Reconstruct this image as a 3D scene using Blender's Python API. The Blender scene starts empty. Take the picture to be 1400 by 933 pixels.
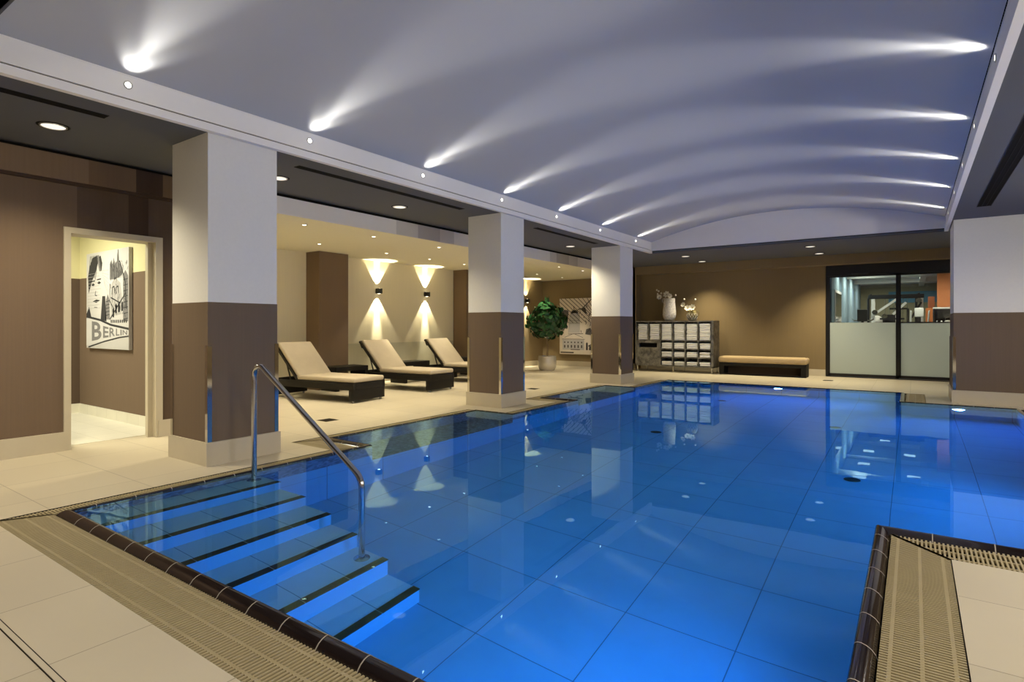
import bpy, bmesh, math, random
from mathutils import Vector, Matrix
random.seed(7)
S = bpy.context.scene
COL = S.collection
PI = math.pi
R = math.radians

# ------------------------------------------------------------------ materials
def new_mat(name):
    m = bpy.data.materials.new(name); m.use_nodes = True
    nt = m.node_tree; nt.nodes.clear()
    out = nt.nodes.new('ShaderNodeOutputMaterial')
    return m, nt, out

def N(nt, t, **kw):
    n = nt.nodes.new(t)
    for k, v in kw.items():
        if k in n.inputs.keys(): n.inputs[k].default_value = v
        else: setattr(n, k, v)
    return n

def coords(nt, scale=(1, 1, 1)):
    g = N(nt, 'ShaderNodeNewGeometry')
    mp = N(nt, 'ShaderNodeMapping'); mp.inputs['Scale'].default_value = scale
    nt.links.new(g.outputs['Position'], mp.inputs['Vector'])
    return mp.outputs['Vector']

def mix_rgb(nt, fac, a, b):
    m = nt.nodes.new('ShaderNodeMix'); m.data_type = 'RGBA'
    for sock, v in ((m.inputs[0], fac), (m.inputs[6], a), (m.inputs[7], b)):
        if hasattr(v, 'links') or isinstance(v, bpy.types.NodeSocket): nt.links.new(v, sock)
        else: sock.default_value = v if not isinstance(v, tuple) or len(v) == 4 else (*v, 1)
    return m.outputs[2]

def mat(name, col, rough=.6, metal=0, noise=.06, scale=(8, 8, 8), bump=0, bscale=None, spec=.5, coat=0):
    """plain surface with a faint procedural variation of its own colour"""
    m, nt, out = new_mat(name)
    p = N(nt, 'ShaderNodeBsdfPrincipled'); p.inputs['Roughness'].default_value = rough
    p.inputs['Metallic'].default_value = metal; p.inputs['Specular IOR Level'].default_value = spec
    p.inputs['Coat Weight'].default_value = coat
    v = coords(nt, scale)
    n = N(nt, 'ShaderNodeTexNoise', Scale=1.0, Detail=4.0); nt.links.new(v, n.inputs['Vector'])
    a = tuple(max(0, c * (1 - noise * 1.6)) for c in col); b = tuple(min(1, c * (1 + noise * 1.6)) for c in col)
    nt.links.new(mix_rgb(nt, n.outputs['Fac'], a, b), p.inputs['Base Color'])
    if bump:
        v2 = coords(nt, bscale or scale); n2 = N(nt, 'ShaderNodeTexNoise', Scale=1.0, Detail=3.0)
        nt.links.new(v2, n2.inputs['Vector'])
        b_ = N(nt, 'ShaderNodeBump', Strength=bump, Distance=.01)
        nt.links.new(n2.outputs['Fac'], b_.inputs['Height']); nt.links.new(b_.outputs['Normal'], p.inputs['Normal'])
    nt.links.new(p.outputs[0], out.inputs[0])
    return m

def math_n(nt, op, a, b=None, c=None):
    n = nt.nodes.new('ShaderNodeMath'); n.operation = op
    for i, v in enumerate((a, b, c)):
        if v is None: continue
        if isinstance(v, bpy.types.NodeSocket): nt.links.new(v, n.inputs[i])
        else: n.inputs[i].default_value = v
    return n.outputs[0]

def tile_mat(name, base, grout, size, origin, gw, rough=.35, noise=.07, axes='XY', bump=.25, per_tile=.05, nscale=3, dev=.0):
    """square tiles on world axes with grout lines; axes picks the two coordinates"""
    m, nt, out = new_mat(name)
    g = N(nt, 'ShaderNodeNewGeometry'); sep = N(nt, 'ShaderNodeSeparateXYZ')
    nt.links.new(g.outputs['Position'], sep.inputs[0])
    lines = None; cells = []
    for ax, o, s in zip(axes, origin, size):
        c = math_n(nt, 'DIVIDE', math_n(nt, 'SUBTRACT', sep.outputs[ax], o), s)
        cells.append(math_n(nt, 'FLOOR', c))
        f = math_n(nt, 'FRACT', c)
        d = math_n(nt, 'MULTIPLY', math_n(nt, 'MINIMUM', f, math_n(nt, 'SUBTRACT', 1.0, f)), s)
        l = math_n(nt, 'LESS_THAN', d, gw / 2)
        lines = l if lines is None else math_n(nt, 'MAXIMUM', lines, l)
    cmb = N(nt, 'ShaderNodeCombineXYZ')
    for i, c in enumerate(cells): nt.links.new(c, cmb.inputs[i])
    wn = N(nt, 'ShaderNodeTexWhiteNoise'); nt.links.new(cmb.outputs[0], wn.inputs['Vector'])
    v = coords(nt, (nscale, nscale, nscale)); n = N(nt, 'ShaderNodeTexNoise', Scale=1.0, Detail=6.0, Roughness=.6)
    nt.links.new(v, n.inputs['Vector'])
    c1 = mix_rgb(nt, n.outputs['Fac'], tuple(c * (1 - noise * 1.5) for c in base), tuple(min(1, c * (1 + noise * 1.5)) for c in base))
    fac = math_n(nt, 'MULTIPLY', wn.outputs['Value'], 1.0)
    c2 = mix_rgb(nt, fac, tuple(1 - per_tile for _ in range(3)), (1.0, 1.0, 1.0))
    mm = nt.nodes.new('ShaderNodeMix'); mm.data_type = 'RGBA'; mm.blend_type = 'MULTIPLY'; mm.inputs[0].default_value = 1
    nt.links.new(c1, mm.inputs[6]); nt.links.new(c2, mm.inputs[7])
    c3 = mix_rgb(nt, lines, mm.outputs[2], (*grout, 1))
    p = N(nt, 'ShaderNodeBsdfPrincipled'); nt.links.new(c3, p.inputs['Base Color'])
    r = math_n(nt, 'ADD', rough, math_n(nt, 'MULTIPLY', n.outputs['Fac'], .12)); nt.links.new(r, p.inputs['Roughness'])
    b_ = N(nt, 'ShaderNodeBump', Strength=bump, Distance=.004); b_.invert = True
    nt.links.new(lines, b_.inputs['Height']); nt.links.new(b_.outputs['Normal'], p.inputs['Normal'])
    nt.links.new(p.outputs[0], out.inputs[0])
    return m

def fabric_wall(name, col, streak=.055, rough=.85):
    """woven wall covering: fine vertical threads"""
    m, nt, out = new_mat(name)
    p = N(nt, 'ShaderNodeBsdfPrincipled', Roughness=rough); p.inputs['Specular IOR Level'].default_value = .25
    v = coords(nt, (60, 60, 1.2)); n = N(nt, 'ShaderNodeTexNoise', Scale=1.0, Detail=5.0); nt.links.new(v, n.inputs['Vector'])
    v2 = coords(nt, (40, 40, 160)); n2 = N(nt, 'ShaderNodeTexNoise', Scale=1.0, Detail=2.0); nt.links.new(v2, n2.inputs['Vector'])
    f = math_n(nt, 'ADD', math_n(nt, 'MULTIPLY', n.outputs['Fac'], .75), math_n(nt, 'MULTIPLY', n2.outputs['Fac'], .25))
    nt.links.new(mix_rgb(nt, f, tuple(c * (1 - streak * 2) for c in col), tuple(c * (1 + streak * 2) for c in col)), p.inputs['Base Color'])
    b_ = N(nt, 'ShaderNodeBump', Strength=.15, Distance=.003); nt.links.new(n2.outputs['Fac'], b_.inputs['Height'])
    nt.links.new(b_.outputs['Normal'], p.inputs['Normal']); nt.links.new(p.outputs[0], out.inputs[0])
    return m

def emit(name, col, strength):
    m, nt, out = new_mat(name)
    e = N(nt, 'ShaderNodeEmission', Color=(*col, 1), Strength=strength)
    nt.links.new(e.outputs[0], out.inputs[0]); return m

def wicker_mat(name, col):
    m, nt, out = new_mat(name)
    p = N(nt, 'ShaderNodeBsdfPrincipled', Roughness=.6); p.inputs['Specular IOR Level'].default_value = .25
    v = coords(nt, (1, 1, 1)); g = N(nt, 'ShaderNodeSeparateXYZ'); nt.links.new(v, g.inputs[0])
    sx = math_n(nt, 'SINE', math_n(nt, 'MULTIPLY', math_n(nt, 'ADD', g.outputs[0], g.outputs[1]), 420))
    sz = math_n(nt, 'SINE', math_n(nt, 'MULTIPLY', g.outputs[2], 420))
    h = math_n(nt, 'MULTIPLY', sx, sz); hh = math_n(nt, 'MULTIPLY_ADD', h, .5, .5)
    nt.links.new(mix_rgb(nt, hh, tuple(c * .55 for c in col), tuple(c * 1.5 for c in col)), p.inputs['Base Color'])
    b_ = N(nt, 'ShaderNodeBump', Strength=.5, Distance=.003); nt.links.new(hh, b_.inputs['Height'])
    nt.links.new(b_.outputs['Normal'], p.inputs['Normal']); nt.links.new(p.outputs[0], out.inputs[0]); return m

def water_mat():
    m, nt, out = new_mat('pool_water')
    g = N(nt, 'ShaderNodeBsdfGlass', IOR=1.333, Roughness=0.0, Color=(.52, .85, 1, 1))
    v = coords(nt, (2.2, 2.2, 1)); n = N(nt, 'ShaderNodeTexNoise', Scale=1.0, Detail=2.0); nt.links.new(v, n.inputs['Vector'])
    v2 = coords(nt, (.35, .35, 1)); n2 = N(nt, 'ShaderNodeTexNoise', Scale=1.0, Detail=1.0); nt.links.new(v2, n2.inputs['Vector'])
    h = math_n(nt, 'MULTIPLY', n.outputs['Fac'], math_n(nt, 'POWER', n2.outputs['Fac'], 3.0))
    b_ = N(nt, 'ShaderNodeBump', Strength=1.0, Distance=.0035)
    nt.links.new(h, b_.inputs['Height']); nt.links.new(b_.outputs['Normal'], g.inputs['Normal'])
    nt.links.new(g.outputs[0], out.inputs[0]); return m

def pane_mat():
    m, nt, out = new_mat('clear_glass')
    fr = N(nt, 'ShaderNodeFresnel', IOR=1.5); t = N(nt, 'ShaderNodeBsdfTransparent', Color=(.86, .9, .88, 1)); g = N(nt, 'ShaderNodeBsdfGlossy', Roughness=.0)
    mx = N(nt, 'ShaderNodeMixShader'); nt.links.new(fr.outputs[0], mx.inputs[0]); nt.links.new(t.outputs[0], mx.inputs[1]); nt.links.new(g.outputs[0], mx.inputs[2])
    nt.links.new(mx.outputs[0], out.inputs[0]); return m

def frost_mat():
    m, nt, out = new_mat('frosted_film')
    d = N(nt, 'ShaderNodeBsdfDiffuse', Color=(.50, .54, .49, 1)); t = N(nt, 'ShaderNodeBsdfTranslucent', Color=(.7, .75, .68, 1))
    mx = N(nt, 'ShaderNodeMixShader', Fac=.5); nt.links.new(d.outputs[0], mx.inputs[1]); nt.links.new(t.outputs[0], mx.inputs[2])
    g = N(nt, 'ShaderNodeBsdfGlossy', Roughness=.25); mx2 = N(nt, 'ShaderNodeMixShader', Fac=.05)
    nt.links.new(mx.outputs[0], mx2.inputs[1]); nt.links.new(g.outputs[0], mx2.inputs[2])
    nt.links.new(mx2.outputs[0], out.inputs[0]); return m

def mosaic_mat():
    m, nt, out = new_mat('pebble_mosaic')
    v = coords(nt, (30, 30, 30)); vo = N(nt, 'ShaderNodeTexVoronoi', Scale=1.0); nt.links.new(v, vo.inputs['Vector'])
    sp = N(nt, 'ShaderNodeSeparateColor'); nt.links.new(vo.outputs['Color'], sp.inputs[0])
    p = N(nt, 'ShaderNodeBsdfPrincipled', Roughness=.4)
    nt.links.new(mix_rgb(nt, sp.outputs[0], (.035, .065, .12), (.17, .25, .34)), p.inputs['Base Color'])
    nt.links.new(p.outputs[0], out.inputs[0]); return m

def stain_mat(name, a, b, scale=(5, 5, 5), rough=.4, metal=.4):
    m, nt, out = new_mat(name)
    v = coords(nt, scale); n = N(nt, 'ShaderNodeTexNoise', Scale=1.0, Detail=8.0, Roughness=.7); nt.links.new(v, n.inputs['Vector'])
    rp = nt.nodes.new('ShaderNodeValToRGB'); nt.links.new(n.outputs['Fac'], rp.inputs[0])
    rp.color_ramp.elements[0].position = .38; rp.color_ramp.elements[0].color = (*a, 1)
    rp.color_ramp.elements[1].position = .62; rp.color_ramp.elements[1].color = (*b, 1)
    p = N(nt, 'ShaderNodeBsdfPrincipled', Roughness=rough, Metallic=metal)
    nt.links.new(rp.outputs[0], p.inputs['Base Color']); nt.links.new(p.outputs[0], out.inputs[0]); return m

M = {}
M['deck'] = tile_mat('deck_tile', (.53, .465, .335), (.26, .22, .15), (.615, .628), (-3.126, .72), .005, rough=.30, noise=.05, per_tile=.09, nscale=1.6)
M['deck_wall'] = mat('deck_tile_upstand', (.50, .44, .32), .4, noise=.05, scale=(4, 4, 4))
M['corr_floor'] = tile_mat('corridor_tile', (.72, .69, .58), (.45, .42, .33), (.31, .31), (-9.5, 0), .004, rough=.25)
M['plaster'] = mat('light_plaster', (.72, .71, .67), .85, noise=.02, scale=(40, 40, 40), bump=.05)
M['vault'] = mat('vault_plaster', (.46, .475, .50), .9, noise=.015, scale=(2, 2, 2))
M['fascia'] = mat('fascia_paint', (.85, .83, .79), .8, noise=.01)
M['end'] = mat('gable_paint', (.80, .77, .72), .9, noise=.01)
M['soffit'] = mat('soffit_paint', (.092, .096, .104), .85, noise=.02)
M['greygap'] = mat('shadow_gap_paint', (.16, .15, .14), .8)
M['black'] = mat('black_gap', (.010, .009, .008), .9, noise=.0, spec=.05)
M['brownA'] = fabric_wall('taupe_fabric', (.155, .108, .072))
M['brownB'] = fabric_wall('dark_taupe_fabric', (.098, .066, .043))
M['brownC'] = fabric_wall('espresso_fabric', (.058, .036, .024))
M['pilaster'] = fabric_wall('pilaster_fabric', (.17, .115, .068))
M['beamA'] = fabric_wall('tan_fabric', (.21, .145, .09))
M['beamB'] = fabric_wall('mid_tan_fabric', (.16, .105, .062))
M['dado'] = fabric_wall('column_fabric', (.150, .108, .072))
M['backbrown'] = fabric_wall('bronze_fabric', (.215, .158, .082))
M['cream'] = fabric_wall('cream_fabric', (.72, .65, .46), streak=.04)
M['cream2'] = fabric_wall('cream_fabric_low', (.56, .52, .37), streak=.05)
M['ceilcream'] = mat('lounge_ceiling_paint', (.84, .79, .58), .9, noise=.01)
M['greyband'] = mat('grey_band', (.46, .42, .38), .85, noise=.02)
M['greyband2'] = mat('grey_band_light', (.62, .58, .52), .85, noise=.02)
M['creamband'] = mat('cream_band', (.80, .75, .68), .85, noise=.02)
M['frame'] = mat('door_frame_paint', (.50, .44, .32), .5, noise=.02)
M['yellow'] = mat('pale_yellow_paint', (.62, .58, .34), .85, noise=.01)
M['pooltile'] = tile_mat('pool_tile', (.19, .43, .58), (.07, .15, .20), (.66, .68), (-2.14, 2.68), .0065, rough=.3, noise=.08, per_tile=.08, bump=0)
M['pooltileX'] = tile_mat('pool_wall_tile_x', (.19, .43, .58), (.13, .17, .20), (.68, .66), (2.68, -1.35), .008, axes='YZ', rough=.3, bump=0)
M['pooltileY'] = tile_mat('pool_wall_tile_y', (.19, .43, .58), (.13, .17, .20), (.66, .66), (-2.14, -1.35), .008, axes='XZ', rough=.3, bump=0)
M['riser'] = mat('step_tile', (.30, .55, .70), .35, noise=.04, scale=(2, 2, 2))
M['tread'] = tile_mat('tread_tile', (.62, .64, .62), (.2, .24, .26), (9.0, .325), (-20, 1.42), .006, rough=.35, bump=0)
M['mosaic'] = mosaic_mat()
M['coping'] = mat('black_glazed_tile', (.011, .007, .007), .12, noise=.2, coat=.5)
M['joint'] = mat('grout_light', (.34, .30, .25), .7)
M['grate'] = mat('beige_plastic_grate', (.33, .27, .15), .5, noise=.06)
M['gutter'] = mat('gutter_dark', (.02, .016, .010), .8)
M['steel'] = mat('brushed_steel', (.55, .55, .55), .16, 1, noise=.03)
M['mirror'] = mat('polished_guard', (.62, .60, .56), .06, 1, noise=.01)
M['wicker'] = wicker_mat('dark_wicker', (.010, .0085, .007))
M['alu'] = mat('dark_aluminium', (.03, .027, .025), .35, .5)
M['foot'] = mat('cap_grey', (.25, .24, .22), .4)
M['cushion'] = mat('beige_cushion', (.44, .375, .27), .9, noise=.05, scale=(6, 6, 6), bump=.2, bscale=(200, 200, 200))
M['cushion2'] = mat('tan_bench_fabric', (.42, .31, .17), .9, noise=.04, bump=.2, bscale=(200, 200, 200))
M['towel'] = mat('white_towel', (.78, .77, .74), .95, noise=.03, bump=.4, bscale=(150, 150, 150))
M['cabinet'] = stain_mat('patinated_grey', (.07, .068, .064), (.27, .26, .235), (7, 7, 7))
M['chrome'] = mat('chrome_leg', (.6, .58, .52), .2, 1)
M['ceramic'] = stain_mat('mottled_white_ceramic', (.30, .28, .26), (.60, .57, .53), (28, 28, 28), .5, 0)
M['olive'] = mat('olive_gold_ceramic', (.17, .14, .06), .5, .0)
M['petal'] = mat('cream_petal', (.62, .58, .46), .6)
M['twig'] = mat('brown_twig', (.06, .04, .025), .8)
M['leaf'] = mat('rubber_plant_leaf', (.024, .085, .028), .2, noise=.5, scale=(9, 9, 9))
M['bark'] = mat('pale_bark', (.30, .22, .13), .8)
M['pot'] = mat('champagne_metal_pot', (.80, .76, .68), .22, .55, noise=.05)
M['soil'] = mat('dark_soil', (.03, .025, .02), .9)
M['canvas'] = mat('white_canvas', (.50, .49, .48), .85, noise=.03)
M['ink'] = mat('black_print', (.02, .02, .022), .8, noise=.1)
M['ink2'] = mat('grey_print', (.15, .145, .145), .8, noise=.2, scale=(30, 30, 30))
M['ink3'] = mat('pale_grey_print', (.34, .33, .32), .8, noise=.15, scale=(30, 30, 30))
M['canvas2'] = mat('warm_canvas', (.82, .75, .66), .85, noise=.03)
M['sepia'] = mat('sepia_print', (.06, .05, .05), .8, noise=.2, scale=(30, 30, 30))
M['doorframe'] = mat('black_door_frame', (.016, .015, .015), .35, .3)
M['glass'] = pane_mat(); M['frost'] = frost_mat(); M['water'] = water_mat()
M['lampring'] = mat('lamp_ring', (.55, .54, .50), .3, .6)
M['lampdark'] = mat('lamp_trim_dark', (.014, .013, .013), .8, spec=.1)
M['sconce'] = mat('black_sconce', (.015, .014, .013), .5)
M['e_down'] = emit('downlight_glow', (1, .93, .78), 1.2)
M['e_warm'] = emit('warm_spot_glow', (1, .86, .60), 9)
M['e_vault'] = emit('vault_spot_glow', (1, .92, .80), 12)
M['e_uw'] = emit('underwater_glow', (.35, .50, 1), 40)
M['e_opal'] = emit('opal_glow', (1, .92, .8), 6)
M['e_gymb'] = emit('gym_lamp_bright', (1, .97, .9), 2.2)
M['e_gym'] = emit('gym_lamp_glow', (1, .95, .85), 1.6)
M['orange'] = mat('orange_wall', (.50, .17, .06), .8)
M['orange2'] = mat('terracotta_wall', (.18, .06, .03), .8)
M['teal'] = mat('blue_grey_wall', (.20, .27, .31), .85)
M['gymwall'] = mat('gym_wall', (.28, .26, .17), .85)
M['gymfloor'] = mat('gym_floor', (.12, .11, .10), .6)
M['gymceil'] = mat('gym_ceiling', (.55, .57, .54), .9)
M['gymwhite'] = mat('white_machine_paint', (.62, .61, .57), .4)
M['gymblack'] = mat('black_machine_paint', (.02, .02, .022), .4)
M['screenblue'] = mat('blue_poster', (.09, .22, .32), .6)
M['ball'] = mat('silver_ball', (.50, .47, .42), .3, .2)

# ------------------------------------------------------------------ mesh builder
class MB:
    def __init__(s): s.v = []; s.f = []; s.m = []; s.sm = []
    def add(s, vs, fs, mi=0, smooth=False):
        o = len(s.v); s.v += [tuple(v) for v in vs]
        for f in fs: s.f.append(tuple(i + o for i in f)); s.m.append(mi); s.sm.append(smooth)
    def box(s, a, b, mi=0, rz=0, piv=None):
        x0, y0, z0 = a; x1, y1, z1 = b
        vs = [(x0, y0, z0), (x1, y0, z0), (x1, y1, z0), (x0, y1, z0), (x0, y0, z1), (x1, y0, z1), (x1, y1, z1), (x0, y1, z1)]
        if rz:
            px, py = piv or ((x0 + x1) / 2, (y0 + y1) / 2); c, n = math.cos(rz), math.sin(rz)
            vs = [(px + (x - px) * c - (y - py) * n, py + (x - px) * n + (y - py) * c, z) for x, y, z in vs]
        s.add(vs, [(0, 3, 2, 1), (4, 5, 6, 7), (0, 1, 5, 4), (1, 2, 6, 5), (2, 3, 7, 6), (3, 0, 4, 7)], mi); return s
    def rbox(s, a, b, r=.01, mi=0, seg=3):
        """box with rounded edges"""
        bm = bmesh.new(); bmesh.ops.create_cube(bm, size=1)
        for v in bm.verts:
            for i in range(3): v.co[i] = (a[i] + b[i]) / 2 + v.co[i] * (b[i] - a[i])
        bmesh.ops.bevel(bm, geom=bm.edges[:], offset=r, segments=seg, profile=.5, affect='EDGES')
        s.frombm(bm, mi, True); return s
    def frombm(s, bm, mi=0, smooth=False, mtx=None):
        bm.verts.ensure_lookup_table()
        vs = [(mtx @ v.co if mtx else v.co).to_tuple() for v in bm.verts]
        s.add(vs, [tuple(v.index for v in f.verts) for f in bm.faces], mi, smooth); bm.free()
    def bar(s, p, q, w, h, mi=0):
        """rectangular bar from p to q"""
        p, q = Vector(p), Vector(q); d = (q - p).normalized()
        up = Vector((0, 0, 1)) if abs(d.z) < .95 else Vector((0, 1, 0))
        a = d.cross(up).normalized() * w / 2; b = a.cross(d).normalized() * h / 2
        vs = [p - a - b, p + a - b, p + a + b, p - a + b, q - a - b, q + a - b, q + a + b, q - a + b]
        s.add(vs, [(0, 3, 2, 1), (4, 5, 6, 7), (0, 1, 5, 4), (1, 2, 6, 5), (2, 3, 7, 6), (3, 0, 4, 7)], mi); return s
    def tube(s, pts, r, mi=0, seg=12, cap=True):
        pts = [Vector(p) for p in pts]; n = len(pts); vs = []; fs = []
        rr = r if isinstance(r, (list, tuple)) else [r] * n
        t0 = (pts[1] - pts[0]).normalized(); up = Vector((0, 0, 1)) if abs(t0.z) < .9 else Vector((0, 1, 0))
        u = t0.cross(up).normalized()
        for i, p in enumerate(pts):
            t = ((pts[min(i + 1, n - 1)] - pts[i]).normalized() + (pts[i] - pts[max(i - 1, 0)]).normalized())
            t = t.normalized() if t.length > 1e-6 else t0
            u = (u - t * u.dot(t)).normalized(); w = t.cross(u)
            for k in range(seg):
                a = 2 * PI * k / seg; vs.append(p + (u * math.cos(a) + w * math.sin(a)) * rr[i])
        for i in range(n - 1):
            for k in range(seg):
                k2 = (k + 1) % seg; fs.append((i * seg + k, i * seg + k2, (i + 1) * seg + k2, (i + 1) * seg + k))
        if cap: fs += [tuple(range(seg))[::-1], tuple((n - 1) * seg + k for k in range(seg))]
        s.add(vs, fs, mi, True); return s
    def lathe(s, prof, cx=0, cy=0, seg=32, mi=0, cap=True):
        vs = []; fs = []; n = len(prof)
        for r, z in prof:
            for k in range(seg):
                a = 2 * PI * k / seg; vs.append((cx + r * math.cos(a), cy + r * math.sin(a), z))
        for i in range(n - 1):
            for k in range(seg):
                k2 = (k + 1) % seg; fs.append((i * seg + k, i * seg + k2, (i + 1) * seg + k2, (i + 1) * seg + k))
        if cap: fs += [tuple(range(seg))[::-1], tuple((n - 1) * seg + k for k in range(seg))]
        s.add(vs, fs, mi, True); return s
    def build(s, name, mats, parent=None, loc=None, auto=True):
        me = bpy.data.meshes.new(name); me.from_pydata(s.v, [], s.f)
        mats = mats if isinstance(mats, (list, tuple)) else [mats]
        for m in mats: me.materials.append(M[m] if isinstance(m, str) else m)
        for p, mi, sm in zip(me.polygons, s.m, s.sm): p.material_index = mi; p.use_smooth = sm
        if any(s.sm):
            try: me.set_sharp_from_angle(angle=R(40))
            except Exception: pass
        me.update()
        o = bpy.data.objects.new(name, me); COL.objects.link(o)
        if parent: o.parent = parent
        if loc: o.location = loc
        return o

def tag(o, label, cat, group=None, kind=None):
    o['label'] = label; o['category'] = cat
    if group: o['group'] = group
    if kind: o['kind'] = kind
    return o
def thing(name, label, cat, loc=(0, 0, 0), rz=0, group=None):
    o = bpy.data.objects.new(name, None); COL.objects.link(o); o.location = loc; o.rotation_euler = (0, 0, rz)
    o.empty_display_size = .1
    return tag(o, label, cat, group)
def struct(o): o['kind'] = 'structure'; return o
def copy_tree(o, parent=None):
    c = o.copy(); COL.objects.link(c); c.parent = parent
    for ch in list(o.children): copy_tree(ch, c)
    return c
def clone(src, loc, rz=0, label=None, group=None):
    c = copy_tree(src); c.location = loc; c.rotation_euler = (0, 0, rz)
    if label: c['label'] = label
    if group: c['group'] = group
    return c
def light(kind, name, loc, energy, col, rot=None, target=None, **kw):
    d = bpy.data.lights.new(name, kind); d.energy = energy; d.color = col
    for k, v in kw.items(): setattr(d, k, v)
    o = bpy.data.objects.new(name, d); COL.objects.link(o); o.location = loc
    if name in ('downlight_lamp', 'gym_lamp', 'vault_lamp', 'recessed_spot_lamp'): o.visible_glossy = False   # the lens meshes are what mirrors
    if target is not None: o.rotation_euler = (Vector(target) - Vector(loc)).to_track_quat('-Z', 'Y').to_euler()
    elif rot: o.rotation_euler = rot
    return o

# ------------------------------------------------------------------ pool outline helpers
OUT = [(-4.43, 1.41), (-.185, 1.41), (-.185, 4.06), (1.20, 4.06), (1.20, 10.87), (-.185, 10.87), (-.185, 12.35), (-4.43, 12.35),
       (-4.43, 10.50), (-5.06, 10.50), (-5.06, 8.20), (-4.43, 8.20), (-4.43, 6.35), (-5.06, 6.35), (-5.06, 3.90), (-4.43, 3.90)]
def edge_n(i):
    a, b = OUT[i], OUT[(i + 1) % len(OUT)]
    dx, dy = b[0] - a[0], b[1] - a[1]; l = math.hypot(dx, dy)
    return (dy / l, -dx / l)
def offset(dist):
    """outline pushed outwards; dist is a number or a function of the outward normal"""
    n = len(OUT); res = []
    for i in range(n):
        n1, n2 = edge_n((i - 1) % n), edge_n(i)
        d1 = dist(n1) if callable(dist) else dist; d2 = dist(n2) if callable(dist) else dist
        x, y = OUT[i]; res.append((x + n1[0] * d1 + n2[0] * d2, y + n1[1] * d1 + n2[1] * d2))
    return res
def gut(n):
    if n[1] < -.5: return .345
    if n[0] > .5: return .345
    if n[0] < -.5: return .21
    return .09
def ring(mb, loops, mi=0, smooth=False):
    n = len(loops[0]); vs = [v for l in loops for v in l]; fs = []
    for i in range(len(loops) - 1):
        for k in range(n):
            k2 = (k + 1) % n; fs.append((i * n + k, i * n + k2, (i + 1) * n + k2, (i + 1) * n + k))
    mb.add(vs, fs, mi, smooth)
def at_z(loop, z): return [(x, y, z) for x, y in loop]
def inside(p, poly):
    x, y = p; c = False; n = len(poly)
    for i in range(n):
        x1, y1 = poly[i]; x2, y2 = poly[(i + 1) % n]
        if (y1 > y) != (y2 > y) and x < (x2 - x1) * (y - y1) / (y2 - y1) + x1: c = not c
    return c
def cells(poly, xs, ys, z, want_inside, flip=False):
    xs = sorted(set([p[0] for p in poly] + xs)); ys = sorted(set([p[1] for p in poly] + ys)); mb = []
    for i in range(len(xs) - 1):
        for j in range(len(ys) - 1):
            if xs[i + 1] - xs[i] < 1e-6 or ys[j + 1] - ys[j] < 1e-6: continue
            if inside(((xs[i] + xs[i + 1]) / 2, (ys[j] + ys[j + 1]) / 2), poly) == want_inside:
                mb.append((xs[i], ys[j], xs[i + 1], ys[j + 1]))
    return mb

# ------------------------------------------------------------------ deck floor
XL, XR, YN, YF = -9.5, 3.2, -3.0, 15.6
GUT = offset(gut)
mb = MB()
for x0, y0, x1, y1 in cells(GUT, [XL, XR], [YN, YF], 0, False):
    mb.add([(x0, y0, 0), (x1, y0, 0), (x1, y1, 0), (x0, y1, 0)], [(0, 1, 2, 3)], 0)
ring(mb, [at_z(GUT, 0), at_z(GUT, -.12)], 1)
ring(mb, [at_z(GUT, -.12), at_z(offset(.07), -.12)], 1)
struct(mb.build('floor', ['deck', 'gutter']))

# ------------------------------------------------------------------ pool
DEEP = -1.35; MZ = -.42
pool = thing('swimming_pool', 'blue tiled indoor swimming pool with bays between the columns and black coping', 'swimming pool', (0, 0, 0))
nO = len(OUT)
MAIN = [(-4.43, 1.41), (-.185, 1.41), (-.185, 4.06), (1.20, 4.06), (1.20, 10.87), (-.185, 10.87), (-.185, 12.35), (-4.43, 12.35)]
BAYS = [(3.90, 6.35), (8.20, 10.50)]; BZ = -.60
mb = MB()
for i in range(8):
    a, b = MAIN[i], MAIN[(i + 1) % 8]; runs = [(a, b, MZ)]
    if i == 7:
        ys = [12.35, 10.50, 8.20, 6.35, 3.90, 1.41]; runs = [((-4.43, ys[k]), (-4.43, ys[k + 1]), MZ if k % 2 == 0 else BZ) for k in range(5)]
    for p, q_, zt in runs:
        mb.add([(*p, zt), (*q_, zt), (*q_, DEEP), (*p, DEEP)], [(0, 1, 2, 3)], 0 if abs(a[0] - b[0]) < 1e-6 else 1)
for x0, y0, x1, y1 in cells(MAIN, [], [], DEEP, True):
    mb.add([(x0, y0, DEEP), (x1, y0, DEEP), (x1, y1, DEEP), (x0, y1, DEEP)], [(0, 1, 2, 3)], 2)
mb.build('pool_shell', ['pooltileX', 'pooltileY', 'pooltile'], pool)
mb = MB()
for i in range(nO):
    a, b = OUT[i], OUT[(i + 1) % nO]; zb = BZ if i in (8, 9, 10, 12, 13, 14) else MZ
    mb.add([(*a, -.05), (*b, -.05), (*b, zb), (*a, zb)], [(0, 1, 2, 3)])
for y0, y1 in BAYS: mb.add([(-5.06, y0, BZ), (-4.43, y0, BZ), (-4.43, y1, BZ), (-5.06, y1, BZ)], [(0, 1, 2, 3)])
o = mb.build('mosaic_band', ['mosaic'], pool); o['label'] = 'speckled dark pebble mosaic band and bay ledges'
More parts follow.
